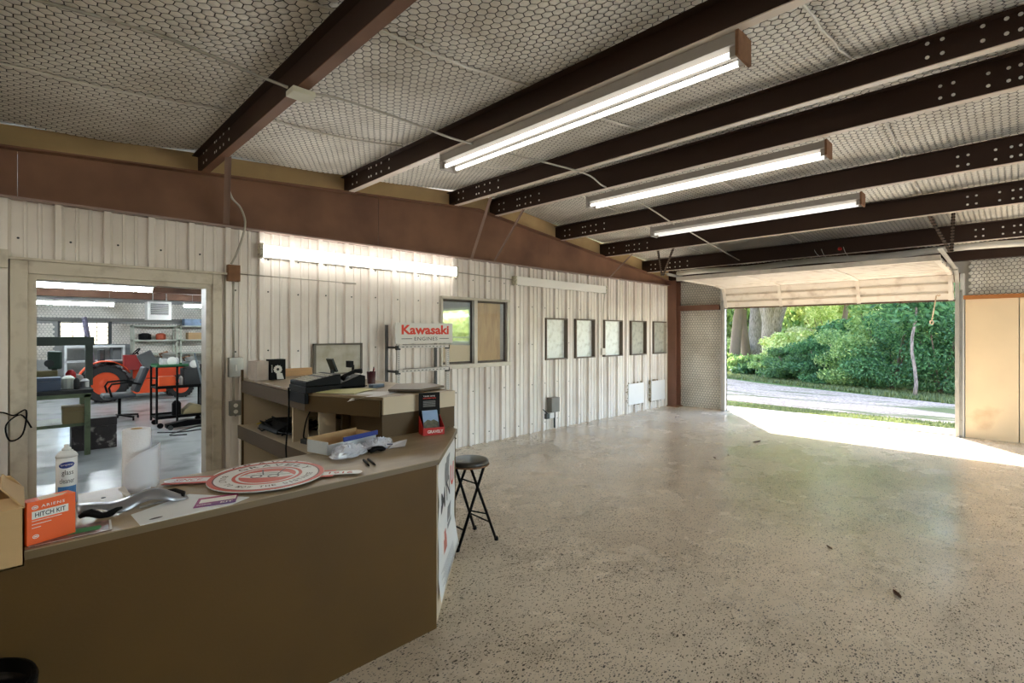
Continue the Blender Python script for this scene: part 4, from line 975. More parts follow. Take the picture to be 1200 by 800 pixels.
mb = MB(); mb.grid([[(1.56,3.14,ZR-.035),(1.66,3.20,ZR+.003),(1.78,3.28,ZR+.003)],[(1.63,3.03,ZR-.0),(1.75,3.10,ZR+.003),(1.90,3.18,ZR+.003)],[(1.70,2.98,ZR+.003),(1.80,3.02,ZR+.003),(1.93,3.12,ZR+.003)]]); tag(mb.build('paper_sheet', white_m, solid=.001), 'white paper drooping over the raised desk corner', 'paper')
mb = MB(); mb.prism([(1.86,3.13),(2.02,2.97),(2.30,3.06),(2.34,3.32),(2.10,3.42)], ZR+.008, ZR+.026); mb.prism([(1.93,3.13),(2.04,3.02),(2.26,3.09),(2.28,3.28),(2.10,3.34)], ZR+.0005, ZR+.009)
tag(mb.build('flat_tray', mat('brown_grey_folder', (96,84,70), .4, var=.1), bevel=.004), 'flat dark binder lying on the raised desk corner above the display', 'binder')
cbx2 = thing('carton', 'small white carton beside the black emblem box on the desk end', 'box', (1.56,4.85,ZR)); mb = MB(); mb.box((1.50,4.72,ZR+.001),(1.60,4.94,ZR+.17)); mb.build('box_body', mat('dull_carton', (204,190,176), .6, var=.1, scale=12), cbx2)
bbx = thing('black_box', 'black box with white gear emblem standing on the desk end', 'box', (1.68,4.74,ZR)); mb = MB(); mb.box((1.605,4.70,ZR+.001),(1.74,4.80,ZR+.185)); mb.build('box_body', black_m, bbx)
mb = MB()
def gf(x, z): return (1.672+x, 4.699, ZR+.095+z)
gear = []
for k in range(24):
    t = 2*math.pi*k/24; r_ = .040 if k % 2 == 0 else .033; gear.append(gf(r_*math.cos(t), r_*math.sin(t)))
mb.add(gear + [gf(0,0)], [(k,(k+1)%24,24) for k in range(24)]); mb.build('emblem', text_white_m, bbx)
mb = MB(); mb.add([(1.672+.012*math.cos(t),4.6985,ZR+.095+.012*math.sin(t)) for t in np.linspace(0,6.28,13)[:-1]], [tuple(range(12))]); mb.build('emblem_hub', text_dark_m, bbx)
mb = MB(); mb.add([(1.665,4.698,ZR+.005),(1.725,4.698,ZR+.005),(1.71,4.698,ZR+.06),(1.66,4.698,ZR+.065)], [(0,1,2,3)]); mb.build('white_slip', text_white_m, bbx); mb = MB(); [mb.add([(1.618,4.698,ZR+.07+.014*k),(1.624,4.698,ZR+.07+.014*k),(1.624,4.698,ZR+.079+.014*k),(1.618,4.698,ZR+.079+.014*k)], [(0,1,2,3)]) for k in range(5)]; mb.build('small_lettering', text_white_m, bbx, kind='stuff')
mb = MB(); mb.box((1.76,5.02,ZR+.001),(2.12,5.04,ZR+.075)); tag(mb.build('wood_board', wood_m), 'pale wood board standing along the back of the desk end', 'board')
mb = MB(); mb.prism([(2.33,1.14),(2.89,1.14),(2.89,1.475),(2.33,1.475)], YW-.06, YW-.045, lambda v: (v.x, v.z, v.y)); pn = mb.build('wall_panel', mat('stained_grey_board', (190,186,172), .5, var=.06, scale=8, c2=(150,138,106), c2amt=.42, c2scale=6, c2sharp=.2)); tag(pn, 'stained grey square panel in a dark frame leaning on the siding', 'panel')
mb = MB()
for A, B in (((2.32,YW-.07,1.13),(2.345,YW-.036,1.485)), ((2.875,YW-.07,1.13),(2.90,YW-.036,1.485)), ((2.32,YW-.07,1.465),(2.90,YW-.036,1.485)), ((2.32,YW-.07,1.13),(2.90,YW-.036,1.15))): mb.box(A, B)
mb.build('frame', mat('dark_frame', (96,88,76), .5, var=.15, scale=20), pn)
# cable clutter on the lower desk
cl_ = MB(); rnd = random.Random(5)
for k in range(16):
    pts = []; x, y = rnd.uniform(1.56,1.9), rnd.uniform(4.15,4.8)
    for j in range(8): pts.append((x+rnd.uniform(-.10,.10), y+rnd.uniform(-.2,.2), .758+rnd.uniform(.0,.07)))
    cl_.tube(pts, .006, 5)
co = tag(cl_.build('cable_tangle', black_m, smooth=True), 'tangle of black cables heaped on the lower desk', 'cables'); co['kind'] = 'stuff'
mb = MB(); mb.prism([(1.52,.76),(1.80,.76),(1.80,.83),(1.62,.84),(1.52,.79)], 4.3, 4.75, lambda v: (v.x, v.z, v.y)); tag(mb.build('black_bag', blackmat_m, bevel=.02), 'low black pouch under the cable heap on the lower desk', 'bag')
wire('black_cable', 'black cable hanging from the cash register past the lower desk', 'cable', [(1.42,3.78,ZR+.02),(1.43,3.80,1.0),(1.42,3.82,.80),(1.41,3.80,.72),(1.44,3.83,.5)], .006, black_m)
wire('black_cable', 'black cable between the two pale desk dividers', 'cable', [(1.56,3.70,1.05),(1.58,3.85,.93),(1.60,3.95,.80),(1.62,3.98,.765)], .006, black_m)
mb = MB(); rbox(mb, 1.62, 3.86, .751, .12, .1, .035, 10); rbox(mb, 1.60, 3.55, .751, .10, .12, .03, 10); tag(mb.build('adapter', dark_m, bevel=.004), 'dark power adapters on the lower desk between dividers', 'adapter')

# ================================================================== SIGN RACK
rk = thing('display_rack', 'white slotted metal display rack with red lettered header sign', 'rack', (3.6,5.3,0))
rw = mat('rack_white', (214,210,204), .4, var=.05)
for i, x in enumerate((3.22, 3.95)):
    mb = MB(); mb.box((x-.02,5.18,0),(x+.02,5.21,1.52)); p = mb.build('upright', rw, rk)
    mb = MB()
    for k in range(58): mb.box((x-.004,5.178,.02+k*.0255),(x+.004,5.1805,.032+k*.0255))
    mb.build('slot', dark_m, p, kind='stuff')
    mb = MB(); mb.box((x-.025,5.42,0),(x+.005,5.45,1.70 if i == 0 else 1.5)); mb.build('rear_upright', mat('rack_rear_grey', (84,84,86), .5), rk)  # rear posts in a plain darker grey
    for zz in (1.43, 1.14, .2):
        mb = MB(); mb.box((x-.024,5.175,zz-.03),(x+.024,5.215,zz+.02)); mb.box((x-.012,5.2,zz-.015),(x+.012,5.43,zz+.01)); mb.build('bracket', dark_m, rk)
for zz in (1.455, 1.165, .25):
    mb = MB(); mb.box((3.22,5.165,zz-.035),(3.95,5.18,zz)); q = mb.build('cross_rail', rw, rk)
    mb = MB()
    for k in range(12): mb.box((3.26+k*.055,5.163,zz-.022),(3.285+k*.055,5.1655,zz-.014))
    mb.build('slot', dark_m, q, kind='stuff')
    mb = MB(); mb.tube([(3.24,5.12,zz+.01),(3.93,5.12,zz+.01)], .006, 6); mb.build('rod', galv_m, rk)
hs = MB(); hs.box((3.16,5.15,1.475),(4.00,5.165,1.725)); hd = hs.build('header_sign', mat('header_white', (226,222,216), .35, var=.01), rk)
def hf(x, y, o=0): return (3.22+x, 5.1485-o, 1.50+y)
mb = MB(); text_mb(mb, 'Kawasaki', lambda x, y: hf(.02+x,.085+y), .70, .115, bold=.035); mb.build('lettering', text_red_m, hd)
mb = MB(); text_mb(mb, 'ENGINES', lambda x, y: hf(.20+x,.012+y), .34, .042, space=1.1); mb.add([hf(.02,.030),hf(.17,.030),hf(.17,.037),hf(.02,.037)], [(0,1,2,3)]); mb.add([hf(.57,.030),hf(.72,.030),hf(.72,.037),hf(.57,.037)], [(0,1,2,3)]); mb.build('lettering', text_dark_m, hd)

# ================================================================== STOOL, BIN, DEBRIS
st = thing('folding_stool', 'round black folding stool beside the counter end', 'stool', (2.48,3.0,0))
mb = MB(); mb.lathe((2.485,2.99,.585), [(.0,0),(.135,.0),(.148,.008),(.150,.030),(.142,.043),(.12,.048),(0,.05)], 32, cap=False); mb.build('seat', mat('worn_black_vinyl', (58,54,48), .35, var=.1, c2=(110,98,76), c2amt=.3, c2scale=12), st, smooth=True)
mb = MB(); mb.tube([(2.485+.15*math.cos(t),2.99+.15*math.sin(t),.592) for t in np.linspace(0,6.283,33)[:-1]], .006, 6, closed=True); mb.build('seat_rim', rust_m, st, smooth=True)
for a, b in (((2.56,2.90,.585),(2.30,2.90,0)), ((2.42,2.89,.585),(2.64,2.85,0)), ((2.56,3.09,.585),(2.31,3.14,0)), ((2.42,3.09,.585),(2.66,3.13,0))):
    mb = MB(); mb.tube([a, b], .011, 8); lg = mb.build('leg', blackmat_m, st, smooth=True)
    mb = MB(); mb.lathe((b[0],b[1],0), [(.015,0),(.017,.012),(.013,.03)], 10); mb.build('rubber_foot', blackmat_m, lg)
for a, b in (((2.36,2.90,.14),(2.365,3.13,.14)), ((2.585,2.86,.15),(2.60,3.12,.15)), ((2.50,2.90,.45),(2.50,3.1,.45)), ((2.56,2.86,.22),(2.42,2.9,.27))):
    mb = MB(); mb.tube([a, b], .006, 6); mb.build('crossbar', blackmat_m, st)
bn = thing('waste_bin', 'black round waste bin in front of the counter', 'bin', (-.13,2.03,0)); bc = (-.13,2.02,0)
mb = MB(); mb.lathe(bc, [(.0,.004),(.13,.004),(.165,.60),(.172,.605),(.172,.62),(.160,.62),(.128,.02),(0,.02)], 36, cap=False); mb.build('bin_body', black_m, bn, smooth=True)
mb = MB(); mb.lathe(bc, [(.150,.56),(.168,.615),(.176,.610),(.170,.54),(.166,.54)], 36, cap=False); relabel(mb.build('bin_liner', mat('liner_black', (28,28,30), .2), bn, smooth=True), 'glossy black bin liner folded over the rim')
for i, (x, y) in enumerate(((-.17,2.06),(-.08,1.98))):
    mb = MB(); rbox(mb, x, y, .545, .09, .02, .004, 30+40*i); tag(mb.build('wrapper', red_m), ['crumpled red wrapper lying in the waste bin, nearer the counter','crumpled red wrapper lying in the waste bin, farther from the counter'][i], 'wrapper')
mb = MB(); mb.lathe((-.13,2.02,0), [(.0,.49),(.15,.53),(.152,.54),(.0,.537)], 20, cap=False); mb.build('trash', mat('dark_trash', (38,36,34), .6, var=.3, scale=30), bn)
leaf_m = mat('dry_leaf', (96,66,44), .8, var=.2, scale=30)
for i, (x, y, s, a, lab) in enumerate(((3.82,.53,.05,30,'dark curled dry leaf on the floor at the lower right'), (7.73,2.72,.10,-10,'long dark dry leaf on the floor near the sunlit doorway patch'), (6.60,2.68,.03,20,'small dry leaf left of the long one on the floor'),
     (6.35,2.75,.022,70,'tiny dry leaf crumb behind the small leaf'), (4.3,1.0,.03,50,'small dry leaf in the middle distance beyond the curled leaf'), (8.9,4.6,.03,10,'tiny dry leaf near the siding and corner column'))):
    mb = MB(); ca_, sa_ = math.cos(R(a)), math.sin(R(a)); P = []
    for u in np.linspace(-1,1,6):
        wd = s*.28*(1-u*u)+.002; P.append([(x+u*s*ca_-v*wd*sa_, y+u*s*sa_+v*wd*ca_, .003+.008*abs(v)+.006*u*u) for v in (-1,0,1)])
    mb.grid(P); tag(mb.build('dry_leaf', leaf_m, solid=.0012), lab, 'leaf', 'leaves on the floor')

# ================================================================== WORKSHOP BEHIND THE SIDING
SY = 19.0; SX0 = -3.0; SX1 = 6.5
mb = MB(); mb.box((SX0,YW+.13,-.12),(SX1,SY,0)); mb.build('floor', shopfloor_m, origin=(0,0,0), kind='structure').name = 'floor_shop'
shop_wall_m = mat('shop_grey_liner', (150,150,146), .5, var=.10, scale=8)
mb = MB()
WX = (.86,1.92,1.28,1.90)
for a, b, p, q in cut_rects(SX0, SX1, 0, 2.7, [WX]): mb.box((a,SY,p),(b,SY+.1,q))
ws_ = mb.build('wall_shop_back', shop_wall_m, origin=(0,0,0), kind='structure')
netting('x', lambda U, V, H: (U, SY-.005-H*.6, V), -.5, 5.5, 2.08, 2.56, parent=ws_, a=.045, wire=.002, depth=.004)
netting('x', lambda U, V, H: (U, SY-.005-H*.6, V), -.5, .80, .9, 1.94, parent=ws_, a=.045, wire=.002, depth=.004)
netting('x', lambda U, V, H: (U, SY-.005-H*.6, V), 2.0, 5.5, .9, 1.94, parent=ws_, a=.045, wire=.002, depth=.004)
mb = MB(); mb.box((SX0,SY-.12,1.95),(SX1,SY,2.04)); mb.build('wall_girt', mat('grey_girt', (120,118,112), .5), ws_)
mb = MB(); mb.box((SX0-.1,YW+.12,0),(SX0,SY,3.6)); mb.build('wall_shop_left', shop_wall_m, kind='structure')
mb = MB()
NWH = (7.75,9.0,1.38,2.12)
for a, b, p, q in cut_rects(YW+.12, SY, 0, 3.6, [NWH]): mb.box((SX1,a,p),(SX1+.1,b,q))
wr = mb.build('wall_shop_right', shop_wall_m, origin=(0,0,0), kind='structure')
for i, (a, b, m_) in enumerate(((YW+.14,6.55,mat('grey_plywood', (150,134,112), .7, var=.12, scale=5)), (6.57,7.72,ply_m))):
    mb = MB(); mb.box((SX1-.03,a,0),(SX1-.005,b,2.2)); mb.build('plywood_sheet', m_, wr)
mb = MB(); mb.box((SX1-.05,7.60,0),(SX1-.03,9.3,1.36)); mb.build('plywood_sheet', mat('tan_plywood', (214,186,146), .6, var=.05, scale=3), wr)
def shoproof(y): return 2.62+.06*(SY-y)
mb = MB(); mb.prism([(YW+.12,shoproof(YW+.12)),(SY+.1,shoproof(SY+.1)),(SY+.1,shoproof(SY)+.1),(YW+.12,shoproof(YW+.12)+.1)], SX0, SX1+.1, lambda v: (v.z, v.x, v.y))
sceil = mb.build('ceiling', mat('shop_insulation', (176,176,172), .5, var=.10, scale=3), origin=(0,0,0), kind='structure'); sceil.name = 'ceiling_shop'
for i, (y, h) in enumerate(((17.0,.2),(14.2,.36),(11.5,.2),(9.0,.2))):
    mb = MB(); z = shoproof(y); mb.box((SX0,y-.04,z-h),(SX1,y+.04,z)); mb.box((SX0,y-.08,z-h-.01),(SX1,y+.08,z-h))
    tag(mb.build('shop_beam', brown_m), ['brown roof beam farthest back in the workshop','deep brown roof beam in mid workshop','brown roof beam above the office chair','brown roof beam nearest the doorway in the workshop'][i], 'beam', 'workshop beams')
# far window of the shop
wn = struct('window_7', (1.4,SY,1.28)); a, b, p, q = WX
mb = MB()
for k in range(5): x = a+(b-a)*k/4; mb.box((x-.012,SY-.02,p),(x+.012,SY+.02,q))
for k in range(6): z = p+(q-p)*k/5; mb.box((a,SY-.02,z-.01),(b,SY+.02,z+.01))
mb.build('muntin_grid', mat('window_grey', (96,96,100), .5), wn)
mb = MB(); mb.box((a,SY+.02,p),(b,SY+.024,q)); mb.build('pane', glass_m, wn)
for x in (a-.05, b+.02):
    mb = MB(); mb.box((x,SY-.05,p-.02),(x+.06,SY+.01,q+.04)); mb.build('window_frame', dark_m, wn)
wn = struct('window_8', (SX1,8.4,1.38)); a, b, p, q = NWH; mb = MB()
for A, B in (((SX1-.03,a,p),(SX1+.03,a+.05,q)), ((SX1-.03,b-.05,p),(SX1+.03,b,q)), ((SX1-.03,a,q-.05),(SX1+.03,b,q)), ((SX1-.03,a,p),(SX1+.03,b,p+.06)), ((SX1-.02,a,1.5),(SX1+.02,b,1.53))): mb.box(A, B)
mb.build('window_frame', mat('pale_green_frame', (176,184,160), .5), wn)
mb = MB(); mb.box((SX1-.002,a,p),(SX1+.002,b,q)); mb.build('pane', glass_m, wn)
# shop lights
shop_tube = tube_mat('shop_lit_tube', 40, (238,248,255))
def shoplight(lab, x0, x1, y, z):
    f = thing('shop_light', lab, 'light', ((x0+x1)/2,y,z), 'workshop tube lights')
    mb = MB(); mb.box((x0,y-.09,z),(x1,y+.09,z+.05)); mb.build('housing', white_enamel_m, f)
    mb = MB(); mb.tube([(x0+.02,y,z-.03),(x1-.02,y,z-.03)], .036, 12); mb.build('tube', shop_tube, f, smooth=True)
    for x in (x0+.2, x1-.1):
        mb = MB(); mb.tube([(x,y,z+.05),(x,y,shoproof(y)-.0)], .004, 5); mb.build('chain', galv_m, f)
shoplight('long lit workshop tube light, upper one seen through the doorway', -.9, 1.53, 9.6, 2.31)
shoplight('long lit workshop tube light, lower one at left through the doorway', -.8, 1.66, 15.2, 2.31)
shoplight('lit workshop tube light at the right edge of the doorway', 3.02, 5.4, 15.0, 2.33)
shoplight('added workshop fill light over the floor near the siding, out of the doorway view', 2.6, 5.0, 8.5, 2.6)  # unseen tube put in to brighten the workshop
shoplight('added workshop fill light over the left side, out of the doorway view', -2.8, -.4, 12.5, 2.6)  # second unseen tube, added only for more workshop light
# hanging heater
ht = thing('hanging_heater', 'square white louvred heater hung under the workshop ceiling', 'heater', (2.68,16,1.95))
mb = MB(); mb.box((2.42,16,1.95),(2.95,16.4,2.43)); mb.build('casing', mat('heater_white', (206,206,200), .4), ht, bevel=.01)
mb = MB(); mb.box((2.49,15.985,2.08),(2.88,15.999,2.38)); gr = mb.build('grille', dark_m, ht)
for k in range(6):
    mb = MB(); mb.box((2.49,15.97,2.085+k*.05),(2.88,15.985,2.10+k*.05)); mb.build('louvre', galv_m, gr)
mb = MB(); mb.tube([(2.55,16.1,2.43),(2.55,16.1,2.8)], .012, 6); mb.tube([(2.85,16.1,2.43),(2.85,16.1,2.8)], .012, 6); mb.build('hanger_rod', galv_m, ht)
# workbench
wbn = thing('workbench', 'green steel workbench with overhead shelf just inside the doorway', 'workbench', (0,9,0))
mb = MB(); mb.box((-1.2,8.65,.80),(.72,9.4,.86)); mb.build('bench_top', dark_m, wbn)
mb = MB(); mb.box((-1.2,8.63,.76),(.70,8.66,.81)); mb.build('bench_edge', green_m, wbn)
for x, y in ((.66,8.66),(.66,9.36),(-1.15,8.66),(-1.15,9.36)):
    mb = MB(); mb.box((x-.03,y-.03,0),(x+.03,y+.03,.80)); mb.build('leg', green_m, wbn)
mb = MB(); mb.box((-1.2,9.2,1.43),(.78,9.45,1.55)); mb.build('overhead_shelf', mat('dark_green_steel', (72,82,72), .5), wbn)
for x in (.74,-1.15):
    mb = MB(); mb.box((x-.05,9.3,.86),(x+.03,9.4,1.45)); mb.build('post', mat('dark_green_steel', (72,82,72), .5), wbn)
mb = MB(); mb.box((-1.2,8.7,.38),(.66,9.35,.42)); mb.build('lower_shelf', green_m, wbn)
items = [('tool_box', 'blue grey metal tool box on the workbench', 'tool box', (.05,8.7,.86),(.40,8.95,1.03), mat('toolbox_blue', (92,104,122), .5)),
 ('cardboard_box', 'brown cardboard box on the lower shelf of the green workbench', 'box', (.42,8.68,.42),(.66,8.95,.64), mat('brown_carton', (152,134,92), .7)),
 ('storage_carton', 'dark printed carton on the floor under the workbench end', 'box', (.52,8.95,.001),(1.00,9.30,.43), mat('dark_printed_carton', (60,54,56), .5, var=.3, scale=8, c2=(180,176,170), c2amt=.36, c2scale=7, c2sharp=.04)),
 ('wooden_crate', 'shallow olive wooden crate on the workbench behind the tool box', 'crate', (.05,8.98,.86),(.38,9.20,1.10), mat('olive_wood', (136,124,82), .7))]
for nm, lab, cat, A, B, m_ in items:
    t = thing(nm, lab, cat, ((A[0]+B[0])/2,(A[1]+B[1])/2,A[2])); h = B[2]-A[2]
    mb = MB(); mb.box((A[0],A[1],A[2]+.001),(B[0],B[1],A[2]+h*.72)); mb.build('body', m_, t, bevel=.004)
    mb = MB(); mb.box((A[0]-.004,A[1]-.004,A[2]+h*.73),(B[0]+.004,B[1]+.004,B[2])); mb.build('lid', m_, t, bevel=.004)
dp = thing('drill_press', 'dark green bench grinder and press on the workbench', 'machine', (.36,9.2,.86))
mb = MB(); mb.box((.27,9.1,.862),(.45,9.28,.90)); mb.build('foot', dark_m, dp); mb = MB(); mb.tube([(.36,9.2,.9),(.36,9.2,1.3)], .03, 10); mb.build('column', dark_m, dp)
mb = MB(); mb.box((.29,9.02,1.12),(.43,9.28,1.36)); mb.build('head', mat('machine_green', (46,70,56), .5), dp, bevel=.02)
mb = MB(); mb.lathe((.30,9.06,1.2), [(.0,0),(.05,0),(.05,-.06),(0,-.06)], 12, 'y'); mb.build('wheel_guard', dark_m, dp)
def lump(name, lab, cat, c, r, h, m_, prof=None):
    mb = MB(); mb.lathe(c, prof or [(r*.8,.001),(r,.01),(r,h*.8),(r*.7,h*.92),(r*.4,h)], 14); return tag(mb.build(name, m_, smooth=False, bevel=.0), lab, cat)
lump('red_can', 'round red can hanging among the workbench clutter', 'can', (.52,9.1,.86), .055, .24, red_m)
lump('white_jug', 'white plastic jug on the workbench', 'jug', (.48,8.85,.86), .07, .18, mat('jug_white', (222,226,210), .4))
lump('spool', 'grey coiled spool on the workbench end', 'spool', (.62,8.85,.86), .06, .10, grey_m, [(.07,.001),(.07,.01),(.03,.012),(.03,.09),(.07,.092),(.07,.1)])
lump('paint_tin', 'pale paint tin at the back of the workbench', 'tin', (.60,9.15,.86), .06, .17, galv_m)
lump('oil_bottle', 'small dark bottle on the workbench beside the jug', 'bottle', (.56,8.76,.86), .03, .15, dark_m)
lump('plastic_tub', 'white tub on the workbench end corner', 'tub', (.66,9.0,.86), .045, .12, white_m)
# office chair
ch = thing('office_chair', 'black rolling office chair in the workshop', 'chair', (1.34,11.65,0)); cx, cy = 1.34, 11.65
for k in range(5):
    a = 2*math.pi*k/5+.3; mb = MB(); mb.bar((cx,cy,.10),(cx+.30*math.cos(a),cy+.30*math.sin(a),.07), .045, .03); sp = mb.build('base_spoke', blackmat_m, ch)
    mb = MB(); mb.lathe((cx+.30*math.cos(a)-.012,cy+.30*math.sin(a),.03), [(.028,0),(.028,.025)], 10, 'x'); mb.build('caster', black_m, sp)
mb = MB(); mb.tube([(cx,cy,.09),(cx,cy,.42)], .025, 10); mb.build('gas_post', blackmat_m, ch)
mb = MB(); mb.box((cx-.26,cy-.24,.42),(cx+.22,cy+.24,.50)); mb.build('seat', mat('chair_black_vinyl', (50,54,58), .4), ch, bevel=.03)
mb = MB(); mb.box((cx+.18,cy-.22,.52),(cx+.27,cy+.22,1.0), rot=Matrix.Rotation(R(20),3,'Y'), piv=(cx+.2,cy,.52)); mb.build('backrest', mat('chair_black_vinyl', (50,54,58), .4), ch, bevel=.03)
for s in (-1, 1):
    mb = MB(); mb.tube([(cx-.14,cy+s*.27,.46),(cx-.18,cy+s*.28,.62),(cx-.14,cy+s*.28,.69),(cx+.10,cy+s*.28,.71),(cx+.28,cy+s*.25,.66)], .018, 8); mb.build('armrest', blackmat_m, ch, smooth=True)
# tool cart
tc_ = thing('tool_cart', 'black metal tool cart loaded with engine parts in the workshop', 'cart', (2.05,10.4,0)); X0c, X1c, Y0c, Y1c = 1.66, 2.42, 10.15, 10.65
for zz, nm in ((.15,'lower_tray'),(.66,'middle_tray'),(1.02,'top_tray')):
    mb = MB(); x1_ = X1c if zz < .9 else 2.12; mb.box((X0c,Y0c,zz),(x1_,Y1c,zz+.02)); mb.box((X0c,Y0c,zz),(x1_,Y0c+.015,zz+.05)); mb.box((X0c,Y1c-.015,zz),(x1_,Y1c,zz+.05)); mb.build(nm, blackmat_m if zz != 1.02 else mat('tray_green', (54,110,70), .5), tc_)
for x, y in ((X0c,Y0c),(X0c,Y1c),(1.95,Y0c),(X1c,Y1c)):
    mb = MB(); mb.box((x-.012,y-.012,.08),(x+.018,y+.018,1.03)); mb.build('post', blackmat_m, tc_)
for x, y in ((X0c+.05,Y0c),(X1c-.05,Y0c),(X0c+.05,Y1c),(X1c-.05,Y1c)):
    mb = MB(); mb.lathe((x,y,.045), [(.044,-.015),(.044,.015)], 14, 'y'); mb.build('caster', black_m, tc_)
mb = MB(); mb.tube([(2.22,10.2,1.25),(2.35,10.18,.62)], .016, 8); hb_ = tag(mb.build('pump_handle', mat('steel_rod', (150,160,166), .3, metal=.7)), 'leaning steel jack handle with black grip beside the cart', 'handle')
mb = MB(); mb.tube([(2.35,10.18,.62),(2.46,10.17,.10)], .024, 8); mb.build('grip', black_m, hb_)
jk = thing('floor_jack', 'low black floor jack lying beneath the tool cart', 'jack', (2.1,9.95,0)); mb = MB(); mb.prism([(1.75,.03),(2.40,.05),(2.42,.10),(2.05,.14),(1.75,.09)], 9.85, 10.02, lambda v: (v.x, v.z, v.y)); mb.build('chassis', black_m, jk, bevel=.006)
for x in (1.80,2.36):
    for y in (9.83,10.02): mb = MB(); mb.lathe((x,y,.04), [(.038,0),(.038,.025)], 14, 'y'); mb.build('wheel', dark_m, jk)
def engine(lab, x, y, z, m_, s=1):
    t = thing('small_engine', lab, 'engine', (x,y,z)); mb = MB(); mb.box((x-.13*s,y-.1*s,z+.001),(x+.13*s,y+.1*s,z+.13*s)); mb.build('crankcase', m_, t, bevel=.02*s)
    mb = MB()
    for k in range(5): mb.box((x-.10*s,y-.11*s,z+(.14+.018*k)*s),(x+.06*s,y+.08*s,z+(.149+.018*k)*s))
    mb.build('cooling_fin', galv_m, t, kind='stuff')
    mb = MB(); mb.lathe((x+.02*s,y-.11*s,z+.08*s), [(.0,0),(.07*s,0),(.075*s,-.03*s),(.03*s,-.04*s)], 16, 'y'); mb.build('flywheel_cover', white_enamel_m, t)
    mb = MB(); mb.tube([(x-.1*s,y,z+.14*s),(x-.14*s,y,z+.2*s),(x-.02*s,y,z+.24*s)], .018*s, 8); mb.build('exhaust_pipe', rust_m, t, smooth=True)
engine('pale engine block on the green tray of the tool cart', 1.88, 10.4, 1.04, mat('engine_pale', (188,186,184), .5, var=.2, scale=20))
engine('grey finned engine on the right side of the tool cart', 2.22, 10.45, .98, grey_m, .9)
mb = MB(); mb.box((2.08,10.3,.68),(2.36,10.6,.98)); tag(mb.build('black_crate', dark_m, bevel=.01), 'dark crate under the grey engine on the tool cart', 'crate')
mb = MB(); mb.box((1.70,10.2,.68),(1.94,10.45,.86)); tag(mb.build('orange_carton', mat('carton_orange', (232,92,40), .5), bevel=.006), 'orange carton on the middle tray of the tool cart', 'box')
lump('white_bottle', 'slim pale bottle on the middle tray of the tool cart', 'bottle', (2.02,10.22,.68), .03, .18, galv_m)
lump('black_bucket', 'black bottle on the lower tray of the tool cart', 'bottle', (1.98,10.35,.17), .07, .26, black_m)
mb = MB(); mb.prism([(2.05,.18),(2.40,.18),(2.38,.30),(2.20,.36),(2.08,.26)], 10.25, 10.5, lambda v: (v.x, v.z, v.y)); tag(mb.build('folded_sack', mat('sack_tan', (150,136,100), .8), bevel=.02), 'folded tan sack on the lower tray of the tool cart', 'sack')
# tractor
tr = thing('tractor', 'orange compact tractor parked in the workshop', 'tractor', (2.2,15,0))
def wheel(x, y, r, wd, nm='wheel'):
    mb = MB(); mb.lathe((x,y,r), [(r*.62,-wd/2),(r*.93,-wd/2),(r,-wd*.36),(r,wd*.36),(r*.93,wd/2),(r*.62,wd/2)], 32, 'y', cap=False); wv = mb.build(nm, rubber_m, tr, smooth=False)
    mb = MB()
    for k in range(22):
        a = 2*math.pi*k/22; c = Vector((x+math.cos(a)*r, y, r+math.sin(a)*r)); d = Vector((-math.sin(a),0,math.cos(a)))
        mb.bar(c+Vector((0,-wd*.48,0))-d*.02, c+Vector((0,0,0))+d*.03, .03, .03, up=(math.cos(a),0,math.sin(a)))
    mb.build('tread_lug', rubber_m, wv, kind='stuff')
    mb = MB(); mb.lathe((x,y,r), [(r*.63,-wd*.42),(r*.58,-wd*.34),(r*.25,-wd*.15),(r*.12,-wd*.25),(0,-wd*.25)], 24, 'y', cap=False); mb.build('rim', tractor_m, wv, smooth=False)
wheel(1.46,15.0,.43,.28); wheel(1.46,15.9,.43,.28); wheel(2.92,14.85,.28,.18); wheel(2.92,15.8,.28,.18)
mb = MB(); P = []
for k in range(11):
    a = math.pi*(1.0-.86*k/10); P.append([(1.46+.50*math.cos(a), yy, .45+.50*math.sin(a)) for yy in (14.82,15.2)])
mb.grid(P); mb.build('fender', tractor_m, tr, solid=.02, smooth=True)
mb = MB(); mb.box((1.6,15.2,.30),(3.1,15.65,.52)); mb.build('chassis', dark_m, tr, bevel=.03)
mb = MB(); mb.prism([(2.25,.5),(3.15,.48),(3.18,.66),(3.0,.80),(2.3,.86)], 15.15, 15.7, lambda v: (v.x, v.z, v.y)); mb.build('hood', tractor_m, tr, bevel=.04)
mb = MB(); mb.box((1.50,15.2,.84),(1.88,15.65,.93)); mb.build('seat_cushion', dark_m, tr, bevel=.03)
mb = MB(); mb.box((1.38,15.2,.88),(1.48,15.65,1.22)); mb.build('seat_back', dark_m, tr, bevel=.03)
mb = MB(); mb.tube([(2.25,15.4,.85),(2.12,15.4,1.12)], .02, 8); mb.build('steering_column', black_m, tr)
mb = MB(); mb.tube([(2.1+.07*math.cos(t),15.4+.17*math.sin(t),1.14+.08*math.cos(t)) for t in np.linspace(0,6.28,15)[:-1]], .015, 6, closed=True); mb.build('steering_wheel', black_m, tr)
mb = MB(); mb.box((1.80,14.9,.72),(2.22,15.15,1.08)); relabel(mb.build('side_box', mat('box_red', (160,38,38), .4), tr, bevel=.01), 'dark red box beside the fender')
for yy in (15.1, 15.75):
    mb = MB(); mb.tube([(1.3,yy,.6),(1.12,yy,1.95)], .03, 8); mb.build('roll_bar', mat('rollbar_grey', (96,92,110), .4), tr)
mb = MB(); mb.tube([(1.12,15.1,1.95),(1.12,15.75,1.95)], .03, 8); mb.build('roll_bar', mat('rollbar_grey', (96,92,110), .4), tr)
